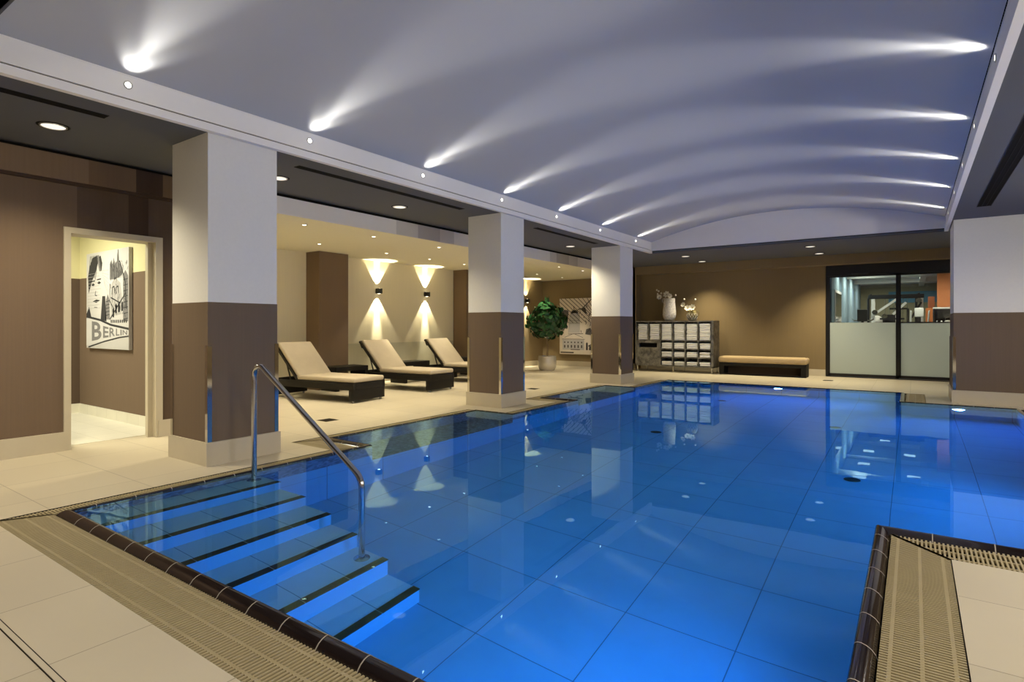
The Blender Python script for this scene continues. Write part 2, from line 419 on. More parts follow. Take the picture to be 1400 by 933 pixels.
# coping: one glazed bullnose profile swept along each edge, with pale joints every 24.5 cm
prof = [(0, -.06), (0, .006), (.004, .014), (.012, .019), (.024, .020), (.040, .015), (.056, .005), (.070, -.012), (.078, -.035), (.078, -.12)]
rings = [offset(p[0]) for p in prof]
for i in range(nO):
    a, b = OUT[i], OUT[(i + 1) % nO]; L = math.hypot(b[0] - a[0], b[1] - a[1]); n = edge_n(i)
    mb = MB(); vs = []
    for (d, z), rg in zip(prof, rings):
        vs += [(*rg[i], z), (*rg[(i + 1) % nO], z)]
    fs = [(2 * k, 2 * k + 1, 2 * k + 3, 2 * k + 2) for k in range(len(prof) - 1)]
    mb.add(vs, fs, 0, True)
    t = ((b[0] - a[0]) / L, (b[1] - a[1]) / L); k = 1
    TL = .272 if i in (1, 2) else .236
    while k * TL < L - .03:
        c = k * TL; vs = []
        for (d, z) in prof:
            e = .0012
            for w in (-.0028, .0028):
                vs.append((a[0] + t[0] * (c + w) + n[0] * (d + (e if d > .03 else 0)), a[1] + t[1] * (c + w) + n[1] * (d + (e if d > .03 else 0)), z + (e if z > -.05 else 0)))
        mb.add(vs, fs, 1, True); k += 1
    mb.build('coping', ['coping', 'joint'], pool)
# steps
FR = [-4.43, -4.147, -3.822, -3.515, -3.226, -2.914, -2.622]
SY0, SY1 = 1.41, 2.70
for i in range(6):
    z = -.2 * (i + 1)
    mb = MB(); x0, x1 = FR[i], FR[i + 1]
    vs = [(x0, SY0, z), (x1, SY0, z), (x1, SY1, z), (x0, SY1, z), (x0, SY0, DEEP), (x1, SY0, DEEP), (x1, SY1, DEEP), (x0, SY1, DEEP)]
    mb.add(vs, [(0, 1, 2, 3)], 1); mb.add(vs, [(1, 5, 6, 2), (2, 6, 7, 3), (0, 4, 5, 1), (3, 7, 4, 0)], 0)
    st = mb.build('step', ['riser', 'tread'], pool)
    mb = MB()
    for k in range(4):
        ya, yb = SY0 + k * .325, SY0 + (k + 1) * .325 - .005
        mb.box((x1 - .055, ya, z - .004), (x1 + .003, yb, z + .004), 0)
    mb.box((x1 - .052, SY0, z - .003), (x1, SY1, z + .0025), 1)
    o = mb.build('nosing', ['coping', 'joint'], st); o['label'] = 'black tile nosing on the step edge'
# floor inlets: small dark round grilles on the pool floor
for (x, y) in [(-2.9, 7.6), (-.9, 9.2), (-.5, 6.6), (-2.9, 10.9)]:
    MB().lathe([(.0, DEEP + .001), (.07, DEEP + .002), (.075, DEEP + .006), (.06, DEEP + .010), (.0, DEEP + .010)], x, y, 24).build('inlet', 'gutter', pool)

# water surface
mb = MB(); WZ = .012; W = offset(.004)
for x0, y0, x1, y1 in cells(W, [], [], WZ, True):
    mb.add([(x0, y0, WZ), (x1, y0, WZ), (x1, y1, WZ), (x0, y1, WZ)], [(0, 1, 2, 3)], 0)
bm = bmesh.new(); 
wo = mb.build('pool_water', 'water')
bm.from_mesh(wo.data); bmesh.ops.remove_doubles(bm, verts=bm.verts, dist=1e-4); bm.to_mesh(wo.data); bm.free()
tag(wo, 'still clear blue water filling the pool', 'water')

# underwater lamps
def uw_lamp(loc, nrm, label, energy, col=(.10, .30, 1.0), blend=1.0, size=R(165)):
    t = thing('underwater_light', label, 'pool light', loc, 0, 'round lamps in the pool walls')
    n = Vector(nrm); q = n.to_track_quat('Z', 'Y').to_matrix().to_4x4()
    m1 = MB(); m1.lathe([(0, 0), (.09, 0), (.10, .01), (.095, .018), (.078, .020), (.078, .012), (0, .012)], seg=28)
    m1.v = [tuple(q @ Vector(v)) for v in m1.v]; m1.build('ring', 'steel', t)
    m2 = MB(); m2.lathe([(0, .013), (.076, .013), (.06, .019), (0, .022)], seg=28)
    m2.v = [tuple(q @ Vector(v)) for v in m2.v]; m2.build('lens', 'e_uw', t)
    p = Vector(loc) + n * .06
    light('SPOT', 'underwater_lamp', p, energy, col, target=p + n + Vector((0, 0, -.12)), spot_size=size, spot_blend=blend, shadow_soft_size=.05)

BLUE = (.03, .26, 1.0)
uw_lamp((-2.2, 12.35, -.42), (0, -1, 0), 'bright round underwater lamp in the far end wall of the pool', 310, (.02, .18, 1))
uw_lamp((.55, 10.87, -.45), (0, -1, 0), 'round underwater lamp in the far wall of the right bay', 190, (.02, .20, 1))
uw_lamp((-.185, 2.55, -.55), (-1, 0, 0), 'underwater lamp in the right pool wall opposite the steps', 150, (.01, .27, 1))
uw_lamp((1.2, 6.2, -.5), (-1, 0, 0), 'underwater lamp in the right wall of the right bay', 135, (.01, .28, 1))
uw_lamp((-.185, 11.6, -.55), (-1, 0, 0), 'underwater lamp in the right wall near the far right corner', 70, (.01, .26, 1))
uw_lamp((-1.3, 1.41, -.6), (0, 1, 0), 'underwater lamp in the near end wall of the pool', 62, (.01, .34, 1))

# ------------------------------------------------------------------ overflow grates
gi = offset(.080)
GR_LABEL = {0: 'beige slatted overflow grate along the near edge of the pool',
            1: 'beige slatted grate running away beside the near right coping',
            2: 'beige slatted grate crossing the frame at the near right corner of the pool',
            5: 'short grate at the far right corner of the pool',
            7: 'grate at the foot of the third column', 9: 'narrow grate on the left of the second bay', 11: 'narrow grate at the foot of the second column',
            13: 'narrow grate on the left of the first bay', 15: 'narrow grate along the foot of the first column',
            14: 'short wide grate with black coping at the near end of the first bay', 10: 'short wide grate at the near end of the second bay'}
for i, lab in GR_LABEL.items():
    n = edge_n(i); j = (i + 1) % nO
    A0, A1, B0, B1 = gi[i], GUT[i], gi[j], GUT[j]
    t = (-n[1], n[0]); sgn = 1
    dot = lambda p, v: p[0] * v[0] + p[1] * v[1]
    s0a, s1a, s0b, s1b = dot(A0, t), dot(A1, t), dot(B0, t), dot(B1, t)
    base = dot(A0, n); wid = dot(A1, n) - base - .004
    P = lambda s, tau: (t[0] * s + n[0] * (base + tau * wid), t[1] * s + n[1] * (base + tau * wid))
    mb = MB(); pitch = .0195; s = min(s0a, s1a) + .006
    top, bot = -.004, -.028
    while s < max(s0b, s1b) - .006:
        lo, hi = .0, 1.0
        if s1a != s0a:
            tt = (s - s0a) / (s1a - s0a)
            if s1a < s0a: lo = max(lo, tt)
            else: hi = min(hi, tt)
        if s1b != s0b:
            tt = (s - s0b) / (s1b - s0b)
            if s1b > s0b: lo = max(lo, tt)
            else: hi = min(hi, tt)
        if hi - lo > .03:
            p, q = P(s, lo), P(s, hi)
            mb.bar((p[0], p[1], (top + bot) / 2), (q[0], q[1], (top + bot) / 2), .0092, top - bot)
        s += pitch
    L2 = lambda a, b, tau: a + (b - a) * tau
    taus = (.13, .5, .87) if wid > .2 else (.15, .85)
    for tau in taus:
        p, q = P(L2(s0a, s1a, tau), tau), P(L2(s0b, s1b, tau), tau)
        mb.bar((p[0], p[1], top - .009), (q[0], q[1], top - .009), .013, .017)
    for (a, b) in ((A0, A1), (B0, B1)):
        mb.bar((a[0], a[1], top - .010), (b[0], b[1], top - .010), .02, .0235)
    tag(mb.build('overflow_grate', 'grate'), lab, 'grate', 'overflow grates around the pool')

# linear slot drain and square drains in the deck
mb = MB(); mb.box((-5.2, .700, -.001), (.8, .704, .002), 0); mb.box((-5.2, .704, .0), (.8, .722, .0025), 1); mb.box((-5.2, .722, -.001), (.8, .726, .002), 0)
tag(mb.build('slot_drain', ['gutter', 'deck_wall']), 'thin steel slot drain in the near left floor tiles', 'drain')
for (x, y, lab) in [(-6.13, 4.66, 'small square floor drain in front of the first lounger'), (-5.98, 9.25, 'small square floor drain right of the second column'), (-1.55, 14.4, 'small square floor drain below the bench end')]:
    t = thing('floor_drain', lab, 'drain', (x, y, 0), 0, 'square floor drains')
    m = MB(); m.box((-.1, -.1, 0), (.1, .1, .003)); m.build('frame', 'steel', t)
    m = MB()
    for k in range(7): m.box((-.085, -.08 + k * .025, .003), (.085, -.07 + k * .025, .005))
    m.build('grille', 'gutter', t)

# ------------------------------------------------------------------ ceilings
ZS, ZL = 2.87, 2.61
def quad(mb, x0, y0, x1, y1, z, mi=0): mb.add([(x0, y0, z), (x0, y1, z), (x1, y1, z), (x1, y0, z)], [(0, 1, 2, 3)], mi)
VX0, VX1, VY0, VY1 = -4.93, .45, .95, 12.60
mb = MB()
for a in ((-6.80, YN, -4.945, YF), (.485, YN, XR, YF), (-4.945, YN, .485, VY0), (-4.945, VY1, .485, YF)):
    mb.box((a[0], a[1], ZS), (a[2], a[3], ZS + .04))
struct(mb.build('ceiling', 'soffit'))
mb = MB(); mb.box((-9.6, 3.25, ZL), (-6.502, 15.4, ZL + .04)); struct(mb.build('ceiling', 'ceilcream'))
# barrel vault
def vz(x): return 3.12 + .42 * (1 - ((x + 2.24) / 2.69) ** 2)
mb = MB(); n = 48; vs = []; m_ = 30
for j in range(m_ + 1):
    for i in range(n + 1):
        x = VX0 + (VX1 - VX0) * i / n; vs.append((x, VY0 + (VY1 - VY0) * j / m_, vz(x)))
mb.add(vs, [(j * (n + 1) + i, j * (n + 1) + i + 1, (j + 1) * (n + 1) + i + 1, (j + 1) * (n + 1) + i) for j in range(m_) for i in range(n)], 0, True)
struct(mb.build('ceiling', 'vault'))
for (y, nm) in ((VY1, 'far'), (VY0, 'near')):
    mb = MB(); vs = []; d = .06 if nm == 'far' else -.06
    xs = [VX0 - .02 + (VX1 - VX0 + .04) * i / 40 for i in range(41)]
    for yy in (y, y + d):
        vs += [(x, yy, 2.925) for x in xs] + [(x, yy, vz(x) + .03) for x in xs]
    fs = [(i, i + 1, 41 + i + 1, 41 + i) for i in range(40)] + [(82 + i, 82 + i + 1, 82 + 41 + i + 1, 82 + 41 + i) for i in range(40)] + [(i, 82 + i, 82 + i + 1, i + 1) for i in range(40)]
    mb.add(vs, fs, 0)
    mb.box((-4.90, min(y, y + d), 2.90), (.44, max(y, y + d) - (0.0), 2.925), 1) if False else mb.box((-4.90, y + (.015 if nm == 'far' else -.05), 2.87), (.44, y + (.05 if nm == 'far' else -.015), 2.93), 1)
    struct(mb.build('wall_' + nm + '_gable', ['end', 'black']))
# fascias
def fascia(side):
    mb = MB(); s = 1 if side == 'left' else -1; x = -4.90 if side == 'left' else .44
    y0, y1 = VY0 - .0, VY1 + .0
    f = lambda a, b, z0, z1, mi: mb.box((min(x - s * a, x - s * b), y0, z0), (max(x - s * a, x - s * b), y1, z1), mi)
    f(0, .055, ZS - .006, 2.926, 0); f(.044, .07, 2.926, 2.945, 1); f(.022, .07, 2.945, 3.115, 0); f(.018, .07, 3.115, 3.128, 0)
    return struct(mb.build('trim_1' if side == 'left' else 'trim_2', ['fascia', 'greygap']))
fascia('left'); fascia('right')

# vault spotlights: little recessed spots in the fascia, throwing light across the vault
vy = [1.915, 3.526, 5.134, 6.775, 8.34, 9.98, 11.70]
ORD = ['nearest', 'second', 'third', 'fourth', 'fifth', 'sixth', 'farthest']
def vault_spot(x, y, s, label, group):
    t = thing('vault_spotlight', label, 'spotlight', (x, y, 3.045), 0, group)
    q = Matrix.Rotation(s * PI / 2, 4, 'Y')
    m = MB(); m.lathe([(0, 0), (.032, 0), (.032, .008), (.022, .009), (.022, .004), (0, .004)], seg=20); m.v = [tuple(q @ Vector(v)) for v in m.v]; m.build('ring', 'lampring', t)
    m = MB(); m.lathe([(0, .0045), (.021, .0045), (.016, .007), (0, .008)], seg=20); m.v = [tuple(q @ Vector(v)) for v in m.v]; m.build('lens', 'e_vault', t)
for i, y in enumerate(vy):
    vault_spot(-4.925, y, 1, f'tiny bright spotlight in the white left fascia, {ORD[i]} of the row', 'spotlights in the left fascia')
    vault_spot(.465, y, -1, f'tiny spotlight in the right fascia under the vault, {ORD[i]} of the row', 'spotlights in the right fascia')
    for sx, x in ((1, -4.90), (-1, .44)):
        light('SPOT', 'vault_lamp', (x, y, 3.06), 120, (1, .94, .84), target=(x + sx * 1.0, y, 3.06 + .25), spot_size=R(34), spot_blend=1.0, shadow_soft_size=.03)
        light('SPOT', 'vault_lamp', (x, y, 3.06), 19, (1, .94, .84), target=(x + sx * 1.0, y, 3.06 + .62), spot_size=R(78), spot_blend=1.0, shadow_soft_size=.03)

# downlights in the grey soffit
dl0 = thing('downlight', 'x', 'downlight', (-5.87, 1.73, ZS))
MB().lathe([(.095, 0), (.105, -.006), (.112, -.004), (.114, 0)], seg=36, cap=False).build('trim_ring', 'lampdark', dl0)
MB().lathe([(.080, -.001), (.084, -.009), (.094, -.009), (.096, 0)], seg=36, cap=False).build('reflector_ring', 'lampring', dl0)
MB().lathe([(0, -.003), (.083, -.003), (.083, -.006), (0, -.008)], seg=36).build('diffuser', 'e_down', dl0)
DL = [(-5.87, 1.73, 'round downlight in the dark soffit above the left doorway'), (-5.85, 3.79, 'downlight half hidden behind the first column'),
      (-5.88, 5.67, 'round downlight in the dark soffit between the first two columns'), (-5.86, 7.9, 'downlight hidden behind the second column'),
      (-5.86, 10.5, 'round downlight in the dark soffit just left of the third column'),
      (-4.45, 13.57, 'downlight over the far deck above the cabinet, nearer of the pair'), (-4.45, 14.88, 'downlight close to the far wall above the cabinet'),
      (-1.77, 13.40, 'downlight over the far deck by the glass doors, nearer of the pair'), (-1.77, 14.80, 'downlight close to the far wall above the bench end')]
for i, (x, y, lab) in enumerate(DL):
    if i == 0: dl0['label'] = lab; dl0['group'] = 'downlights in the dark soffit'
    else: clone(dl0, (x, y, ZS), 0, lab, 'downlights in the dark soffit')
    wallside = y > 14.5
    light('SPOT', 'downlight_lamp', (x, y, ZS - .03), 350 if wallside else 190, (1, .88, .62), target=(x, y, 0), spot_size=R(100 if wallside else 125), spot_blend=.9, shadow_soft_size=.07)
# added fill downlights, unseen, behind and right of the camera
for (x, y) in [(1.6, 1.0), (1.6, 3.6), (1.6, 6.2), (1.6, 8.8), (-1.5, -.6), (-4.0, -.6), (-5.87, -.4), (1.6, 13.5)]:
    clone(dl0, (x, y, ZS), 0, 'round downlight in the dark soffit outside the view', 'downlights in the dark soffit outside the view')
    light('SPOT', 'downlight_lamp', (x, y, ZS - .03), 150, (1, .91, .78), target=(x, y, 0), spot_size=R(168), spot_blend=.6, shadow_soft_size=.07)

# added opal fill lamps, unseen on the right wall, brightening the columns across the pool
ol0 = None
for i, y in enumerate((-1.6, .9, 3.4, 5.9, 8.4)):
    lab = f'opal wall lamp on the right wall outside the view, {ORD[i]}'
    if ol0 is None:
        ol0 = thing('wall_lamp', lab, 'wall lamp', (3.2, y, 2.0), 0, 'opal lamps on the right wall')
        MB().rbox((-.05, -.16, -.22), (0, .16, .22), .01).build('back_plate', 'lampring', ol0)
        MB().rbox((-.12, -.14, -.20), (-.05, .14, .20), .02).build('shade', 'e_opal', ol0)
    else: clone(ol0, (3.2, y, 2.0), 0, lab)
    light('AREA', 'wall_lamp_light', (3.06, y, 2.0), 42, (1, .94, .86), target=(0, y, 2.05), shape='RECTANGLE', size=.28, size_y=.4)

# slot diffusers
def diffuser(x, y0, y1, w, label):
    t = thing('slot_diffuser', label, 'air vent', (x, (y0 + y1) / 2, ZS), 0, 'linear slot diffusers in the soffit')
    h = (y1 - y0) / 2
    m = MB(); m.box((-w / 2, -h, -.002), (w / 2, h, .012)); m.build('slot', 'black', t)
    m = MB()
    for k in range(4):
        xx = -w / 2 + w * k / 3; m.box((xx - .004, -h, -.004), (xx + .004, h, -.001))
    m.build('blade', 'lampdark', t)
diffuser(-5.27, -.6, 1.90, .09, 'black slot diffuser in the soffit at the upper left edge')
diffuser(-5.27, 3.62, 6.30, .09, 'long black slot diffuser between the first and second column')
diffuser(-5.25, 8.2, 10.48, .09, 'black slot diffuser between the second and third column')
diffuser(.80, 4.0, 10.3, .15, 'three-slot black diffuser in the right soffit')

# ------------------------------------------------------------------ columns
def column(x0, y0, x1, y1, label, guards=True, z0=0):
    t = thing('column', label, 'column', ((x0 + x1) / 2, (y0 + y1) / 2, 0), 0, 'square columns around the pool')
    cx, cy = (x0 + x1) / 2, (y0 + y1) / 2; hx, hy = (x1 - x0) / 2, (y1 - y0) / 2
    m = MB(); m.box((-hx, -hy, 1.41), (hx, hy, ZS)); m.build('shaft', 'plaster', t)
    m = MB(); m.box((-hx - .003, -hy - .003, .2), (hx + .003, hy + .003, 1.41)); o = m.build('dado_cladding', 'dado', t); o['label'] = 'brown fabric cladding'
    m = MB(); m.box((-hx - .025, -hy - .025, .0), (hx + .025, hy + .025, .2)); o = m.build('plinth', 'deck_wall', t); o['label'] = 'beige tile plinth'
    if guards:
        for sx in (-1, 1):
            for sy in (-1, 1):
                m = MB(); e = .007; w = .045; w = .032; X, Y = sx * (hx + .004), sy * (hy + .004)
                m.box((min(X, X + sx * e), min(Y - sy * w, Y + sy * e), .2), (max(X, X + sx * e), max(Y - sy * w, Y + sy * e), 1.035))
                m.box((min(X - sx * w, X), min(Y, Y + sy * e), .2), (max(X - sx * w, X), max(Y, Y + sy * e), 1.035))
                m.build('corner_guard', 'mirror', t)
    return t
column(-5.60, 2.545, -4.965, 3.195, 'nearest square column left of the pool, beside the handrail')
column(-5.58, 6.815, -4.965, 7.42, 'middle square column between the loungers and the pool')
column(-5.62, 10.99, -4.965, 11.64, 'farthest square column in front of the skyline canvas')
column(.515, 11.36, 2.6, 12.4, 'broad column at the right edge, right of the glass doors')

# ------------------------------------------------------------------ left wall with doorway
XW = -6.72
def wall_stripes(name, segs, x, z0, z1, th=.22):
    mb = MB(); mats = []
    for (ya, yb, mt) in segs:
        if mt not in mats: mats.append(mt)
        mb.box((x - th, ya, z0), (x, yb, z1), mats.index(mt))
    return struct(mb.build(name, mats))
wall_stripes('wall_left', [(YN, 1.24, 'brownA'), (1.24, 2.06, 'brownA')], XW, 0, 2.62)
wall_stripes('wall_left', [(2.06, 2.17, 'brownA'), (2.17, 2.62, 'brownB'), (2.62, 2.81, 'brownC'), (2.81, 2.94, 'brownB')], XW, 2.15, 2.62)
wall_stripes('wall_left', [(2.94, 3.30, 'brownB')], XW, 0, 2.62)
mb = MB(); bm_ = ['beamA', 'beamB', 'brownC', 'black']
for (ya, yb, k) in [(YN, 1.75, 0), (1.75, 2.24, 0), (2.24, 2.66, 1), (2.66, 2.92, 2), (2.92, 3.30, 1)]:
    mb.box((XW - .2, ya, 2.60), (-6.64, yb, 2.835), k)
mb.box((XW - .2, YN, 2.835), (-6.70, 3.3, 2.87), 3); mb.box((XW - .2, YN, 2.572), (-6.665, 3.3, 2.60), 2)
struct(mb.build('wall_left_beam', bm_))
# baseboards
def bb(name, a, b): mb = MB(); mb.box(a, b); return struct(mb.build(name, 'deck_wall'))
bb('baseboard_left', (XW, YN, 0), (XW + .03, 2.06, .18)); bb('baseboard_left', (XW - .2, 2.90, 0), (XW + .03, 3.30, .18))
# door frame
mb = MB()
mb.box((XW - .23, 2.058, .0), (XW + .022, 2.115, 2.105)); mb.box((XW - .23, 2.875, .0), (XW + .022, 2.945, 2.105)); mb.box((XW - .23, 2.058, 2.105), (XW + .022, 2.945, 2.162))
mb.box((XW - .10, 2.83, 0), (XW - .06, 2.875, 2.105)); 
struct(mb.build('door_1', 'frame'))
# corridor behind it
mb = MB(); mb.box((-9.6, -.5, 0), (-9.5, 3.2, 1.86), 0); mb.box((-9.6, -.5, 1.86), (-9.5, 3.2, 2.6), 1); struct(mb.build('wall_corridor_left', ['brownB', 'yellow']))
mb = MB(); mb.box((-9.6, 3.10, 0), (XW - .22, 3.25, 1.86), 0); mb.box((-9.6, 3.10, 1.86), (XW - .22, 3.25, 2.6), 1); struct(mb.build('wall_corridor_back', ['brownA', 'yellow']))
mb = MB(); mb.box((-9.6, -.6, 0), (XW - .2, -.5, 2.6)); struct(mb.build('wall_corridor_near', 'yellow'))
mb = MB(); mb.box((-9.6, -.6, 2.6), (XW - .2, 3.25, 2.65)); struct(mb.build('ceiling', 'gymceil'))
mb = MB(); mb.box((-9.5, -.5, 0.0), (XW - .22, 3.10, .004)); struct(mb.build('floor', 'corr_floor'))
mb = MB(); mb.box((-9.5, -.5, 0), (-9.485, 3.1, .13)); mb.box((-9.5, 3.085, 0), (XW - .22, 3.10, .13)); struct(mb.build('baseboard_corridor', 'corr_floor'))
light('AREA', 'corridor_lamp', (-8.3, 1.6, 2.58), 110, (1, .95, .74), rot=(0, 0, 0), shape='RECTANGLE', size=.6, size_y=1.2)
t = thing('ceiling_panel', 'pale ceiling lamp inside the corridor', 'ceiling lamp', (-8.3, 1.6, 2.6))
MB().box((-.32, -.62, -.012), (.32, .62, 0)).build('frame', 'lampring', t); MB().box((-.3, -.6, -.016), (.3, .6, -.012)).build('diffuser', 'e_gym', t)

# ------------------------------------------------------------------ lounge alcove
YC = 15.25
mb = MB()
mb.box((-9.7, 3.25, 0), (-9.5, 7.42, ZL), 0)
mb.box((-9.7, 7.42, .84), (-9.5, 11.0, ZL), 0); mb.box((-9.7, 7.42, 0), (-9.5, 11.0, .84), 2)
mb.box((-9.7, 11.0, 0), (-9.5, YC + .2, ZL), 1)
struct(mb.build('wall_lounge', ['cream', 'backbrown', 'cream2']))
for (y0, y1) in ((6.73, 7.40), (11.03, 11.7)):
    mb = MB(); mb.box((-9.5, y0, 0), (-9.10, y1, ZL)); struct(mb.build('wall_lounge_pilaster', 'pilaster'))
mb = MB(); mb.box((-9.5, 3.25, 0), (XW - .2, 3.30, ZL)); struct(mb.build('wall_lounge_near', 'cream'))
mb = MB(); mb.box((-9.7, YC, 0), (-6.43, YC + .15, ZS + .02)); struct(mb.build('wall_lounge_far', 'backbrown'))
bb('baseboard_lounge', (-9.5, 3.3, 0), (-9.48, 6.73, .15)); bb('baseboard_lounge', (-9.5, 7.4, 0), (-9.48, 11.03, .15)); bb('baseboard_lounge', (-9.5, 11.7, 0), (-9.48, YC, .15))
bb('baseboard_lounge', (-9.48, YC - .02, 0), (-6.43, YC, .15))
# beam between soffit and lounge ceiling, with painted blocks
mb = MB(); ms = ['creamband', 'greyband2', 'greyband', 'black']
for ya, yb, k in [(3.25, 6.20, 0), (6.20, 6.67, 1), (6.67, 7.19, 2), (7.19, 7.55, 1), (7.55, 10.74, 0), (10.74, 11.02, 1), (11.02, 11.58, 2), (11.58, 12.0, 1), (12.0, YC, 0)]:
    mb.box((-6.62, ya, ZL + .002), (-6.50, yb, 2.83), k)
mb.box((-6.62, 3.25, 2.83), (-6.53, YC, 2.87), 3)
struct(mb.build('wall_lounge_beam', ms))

# ceiling spots of the lounge
sp0 = thing('recessed_spot', 'x', 'spotlight', (-6.93, 4.88, ZL))
MB().lathe([(.028, -.001), (.032, -.006), (.044, -.004), (.046, 0)], seg=24, cap=False).build('ring', 'lampring', sp0)
MB().lathe([(0, -.002), (.029, -.002), (.024, -.005), (0, -.006)], seg=24).build('lens', 'e_warm', sp0)
SP = [(-6.93, 4.88, 'front row, above the first lounger foot'), (-6.94, 6.14, 'front row, above the gap between the first two loungers'), (-6.93, 7.64, 'front row, above the second lounger'),
      (-6.93, 9.7, 'front row, hidden by the middle column'), (-6.88, 11.78, 'front row, nearer of the two before the canvas'), (-6.88, 12.97, 'front row, close to the farthest column'),
      (-8.33, 6.16, 'back row, above the first backrest'), (-8.32, 7.68, 'back row, above the second backrest'), (-8.31, 8.87, 'back row, third from the near end'),
      (-8.35, 10.05, 'back row, just left of the middle column'), (-8.33, 13.09, 'back row, right above the potted tree'), (-8.31, 14.40, 'back row, nearest the canvas wall'), (-8.33, 4.6, 'back row, hidden by the first column')]
for i, (x, y, lab) in enumerate(SP):
    lab = 'warm recessed ceiling spot, ' + lab
    if i == 0: sp0['label'] = lab; sp0['group'] = 'recessed spots in the lounge ceiling'
    else: clone(sp0, (x, y, ZL), 0, lab, 'recessed spots in the lounge ceiling')
    light('SPOT', 'recessed_spot_lamp', (x, y, ZL - .02), 122, (1, .88, .66), target=(x, y, 0), spot_size=R(72), spot_blend=.7, shadow_soft_size=.03)

# wall sconces
sc0 = thing('wall_sconce', 'x', 'wall lamp', (-9.5, 8.49, 1.96))
m = MB(); m.rbox((0.02, -.055, -.055), (.12, .055, .055), .006); m.box((0, -.035, -.035), (.025, .035, .035)); m.build('housing', 'sconce', sc0)
m = MB(); m.box((.045, -.022, .054), (.090, .022, .058)); m.box((.045, -.022, -.058), (.090, .022, -.054)); m.build('lens', 'e_warm', sc0)
for i, (y, lab) in enumerate([(8.49, 'small black up-down wall lamp above the second lounger'), (9.98, 'small black up-down wall lamp above the third lounger'),
                              (5.05, 'black up-down wall lamp hidden behind the first column'), (14.30, 'black up-down wall lamp on the brown wall behind the potted tree')]):
    if i == 0: sc0['label'] = lab; sc0['group'] = 'up-down wall lamps in the lounge'
    else: clone(sc0, (-9.5, y, 1.96), 0, lab, 'up-down wall lamps in the lounge')
    for s in (1, -1):
        light('SPOT', 'sconce_lamp', (-9.432, y, 1.96 + s * .062), 105, (1, .90, .62), target=(-9.442, y, 1.96 + s * 2), spot_size=R(72), spot_blend=.25, shadow_soft_size=.004)
        light('SPOT', 'sconce_core_lamp', (-9.437, y, 1.96 + s * .062), 480, (1, .92, .68), target=(-9.50, y, 1.96 + s * 2), spot_size=R(25), spot_blend=1.0, shadow_soft_size=.004)

# ------------------------------------------------------------------ far wall, niche
mb = MB(); mb.box((-6.43, YF, 0), (-1.73, YF + .15, 2.9)); struct(mb.build('wall_far', 'backbrown'))
mb = MB(); mb.box((-6.60, YC, 2.645), (XR, YF + .1, 2.868)); mb.box((-6.60, YC, 0), (-6.40, YF, 2.645)); struct(mb.build('wall_far_surround', 'backbrown'))
bb('baseboard_far', (-6.40, YF - .02, 0), (-1.73, YF, .16))
mb = MB(); mb.box((1.2, YF, 0), (XR, YF + .15, 2.9)); struct(mb.build('wall_far_right', 'backbrown'))
mb = MB(); mb.box((XR, YN, 0), (XR + .1, YF + .2, 2.9)); struct(mb.build('wall_right', 'backbrown'))
mb = MB(); mb.box((XW - .2, YN - .1, 0), (XR + .1, YN, 2.9)); struct(mb.build('wall_near', 'brownA'))

# sliding glass doors
t = struct(bpy.data.objects.new('door_2', None)); COL.objects.link(t); t.location = (0, YF, 0)
m = MB(); m.box((-1.72, -.02, 2.40), (1.2, .14, 2.645)); m.box((-1.72, -.03, 2.395), (1.2, -.0, 2.405)); m.build('header', 'doorframe', t)
m = MB(); m.rbox((-1.20, -.035, 2.415), (-.86, -.018, 2.445), .004); m.build('sensor', 'gymblack', t)
m = MB(); m.box((-1.72, -.01, 0), (-1.675, .10, 2.40)); m.build('jamb', 'doorframe', t)
def leaf(x0, x1, y, frost_rail):
    m = MB(); m.box((x0, y, .02), (x0 + .035, y + .04, 2.40)); m.box((x1 - .06, y, .02), (x1, y + .04, 2.40)); m.box((x0, y, .02), (x1, y + .04, .085))
    m.box((x0, y, 2.36), (x1, y + .04, 2.40))
    if frost_rail: m.box((x0 + .03, y + .005, 1.275), (x1 - .05, y + .03, 1.30))
    l = m.build('leaf_frame', 'doorframe', t)
    m = MB(); m.box((x0 + .03, y + .018, .08), (x1 - .05, y + .022, 1.285)); m.build('frosted_pane', 'frost', l)
    m = MB(); m.box((x0 + .03, y + .018, 1.285), (x1 - .05, y + .022, 2.37)); m.build('clear_pane', 'glass', l)
leaf(-1.675, -.27, 0.0, False); leaf(-.27, 1.15, .06, True)
m = MB(); m.box((-1.72, -.02, 0), (1.2, .12, .012)); m.build('threshold', 'doorframe', t)

# ------------------------------------------------------------------ handrail
hr = thing('handrail', 'curved stainless steel handrail standing on the pool steps', 'handrail', (-4.37, 2.61, -.2))
ox, oz = 4.37, .2
path = []
def arc(c, r, a0, a1, n=8): return [(c[0] + r * math.cos(R(a0 + (a1 - a0) * k / n)), 0, c[1] + r * math.sin(R(a0 + (a1 - a0) * k / n))) for k in range(n + 1)]
sl = math.atan2(.60, 1.0); deg = math.degrees(sl)
X2 = 1.30; r1 = .085; r2 = .12
path = [(0, 0, .012), (0, 0, .96)]
c1 = (r1, .995); path += arc(c1, r1, 180, 90 - deg)
# lower bend: centre to the left-below of the sloping run
c2x = X2 - r2; p1 = path[-1]; sx = c2x + r2 * math.cos(R(90 - deg)); sz = p1[2] - (sx - p1[0]) * math.tan(sl); c2 = (c2x, sz - r2 * math.sin(R(90 - deg)))
path += arc(c2, r2, 90 - deg, 0); path += [(X2, 0, -.79)]
MB().tube(path, .0215, seg=20).build('rail', 'steel', hr)
for (x, z) in ((0, 0.0), (X2, -.8)):
    MB().lathe([(0, z), (.055, z), (.055, z + .006), (.035, z + .014), (.024, z + .016), (0, z + .016)], x, 0, 28).build('base_flange', 'steel', hr)

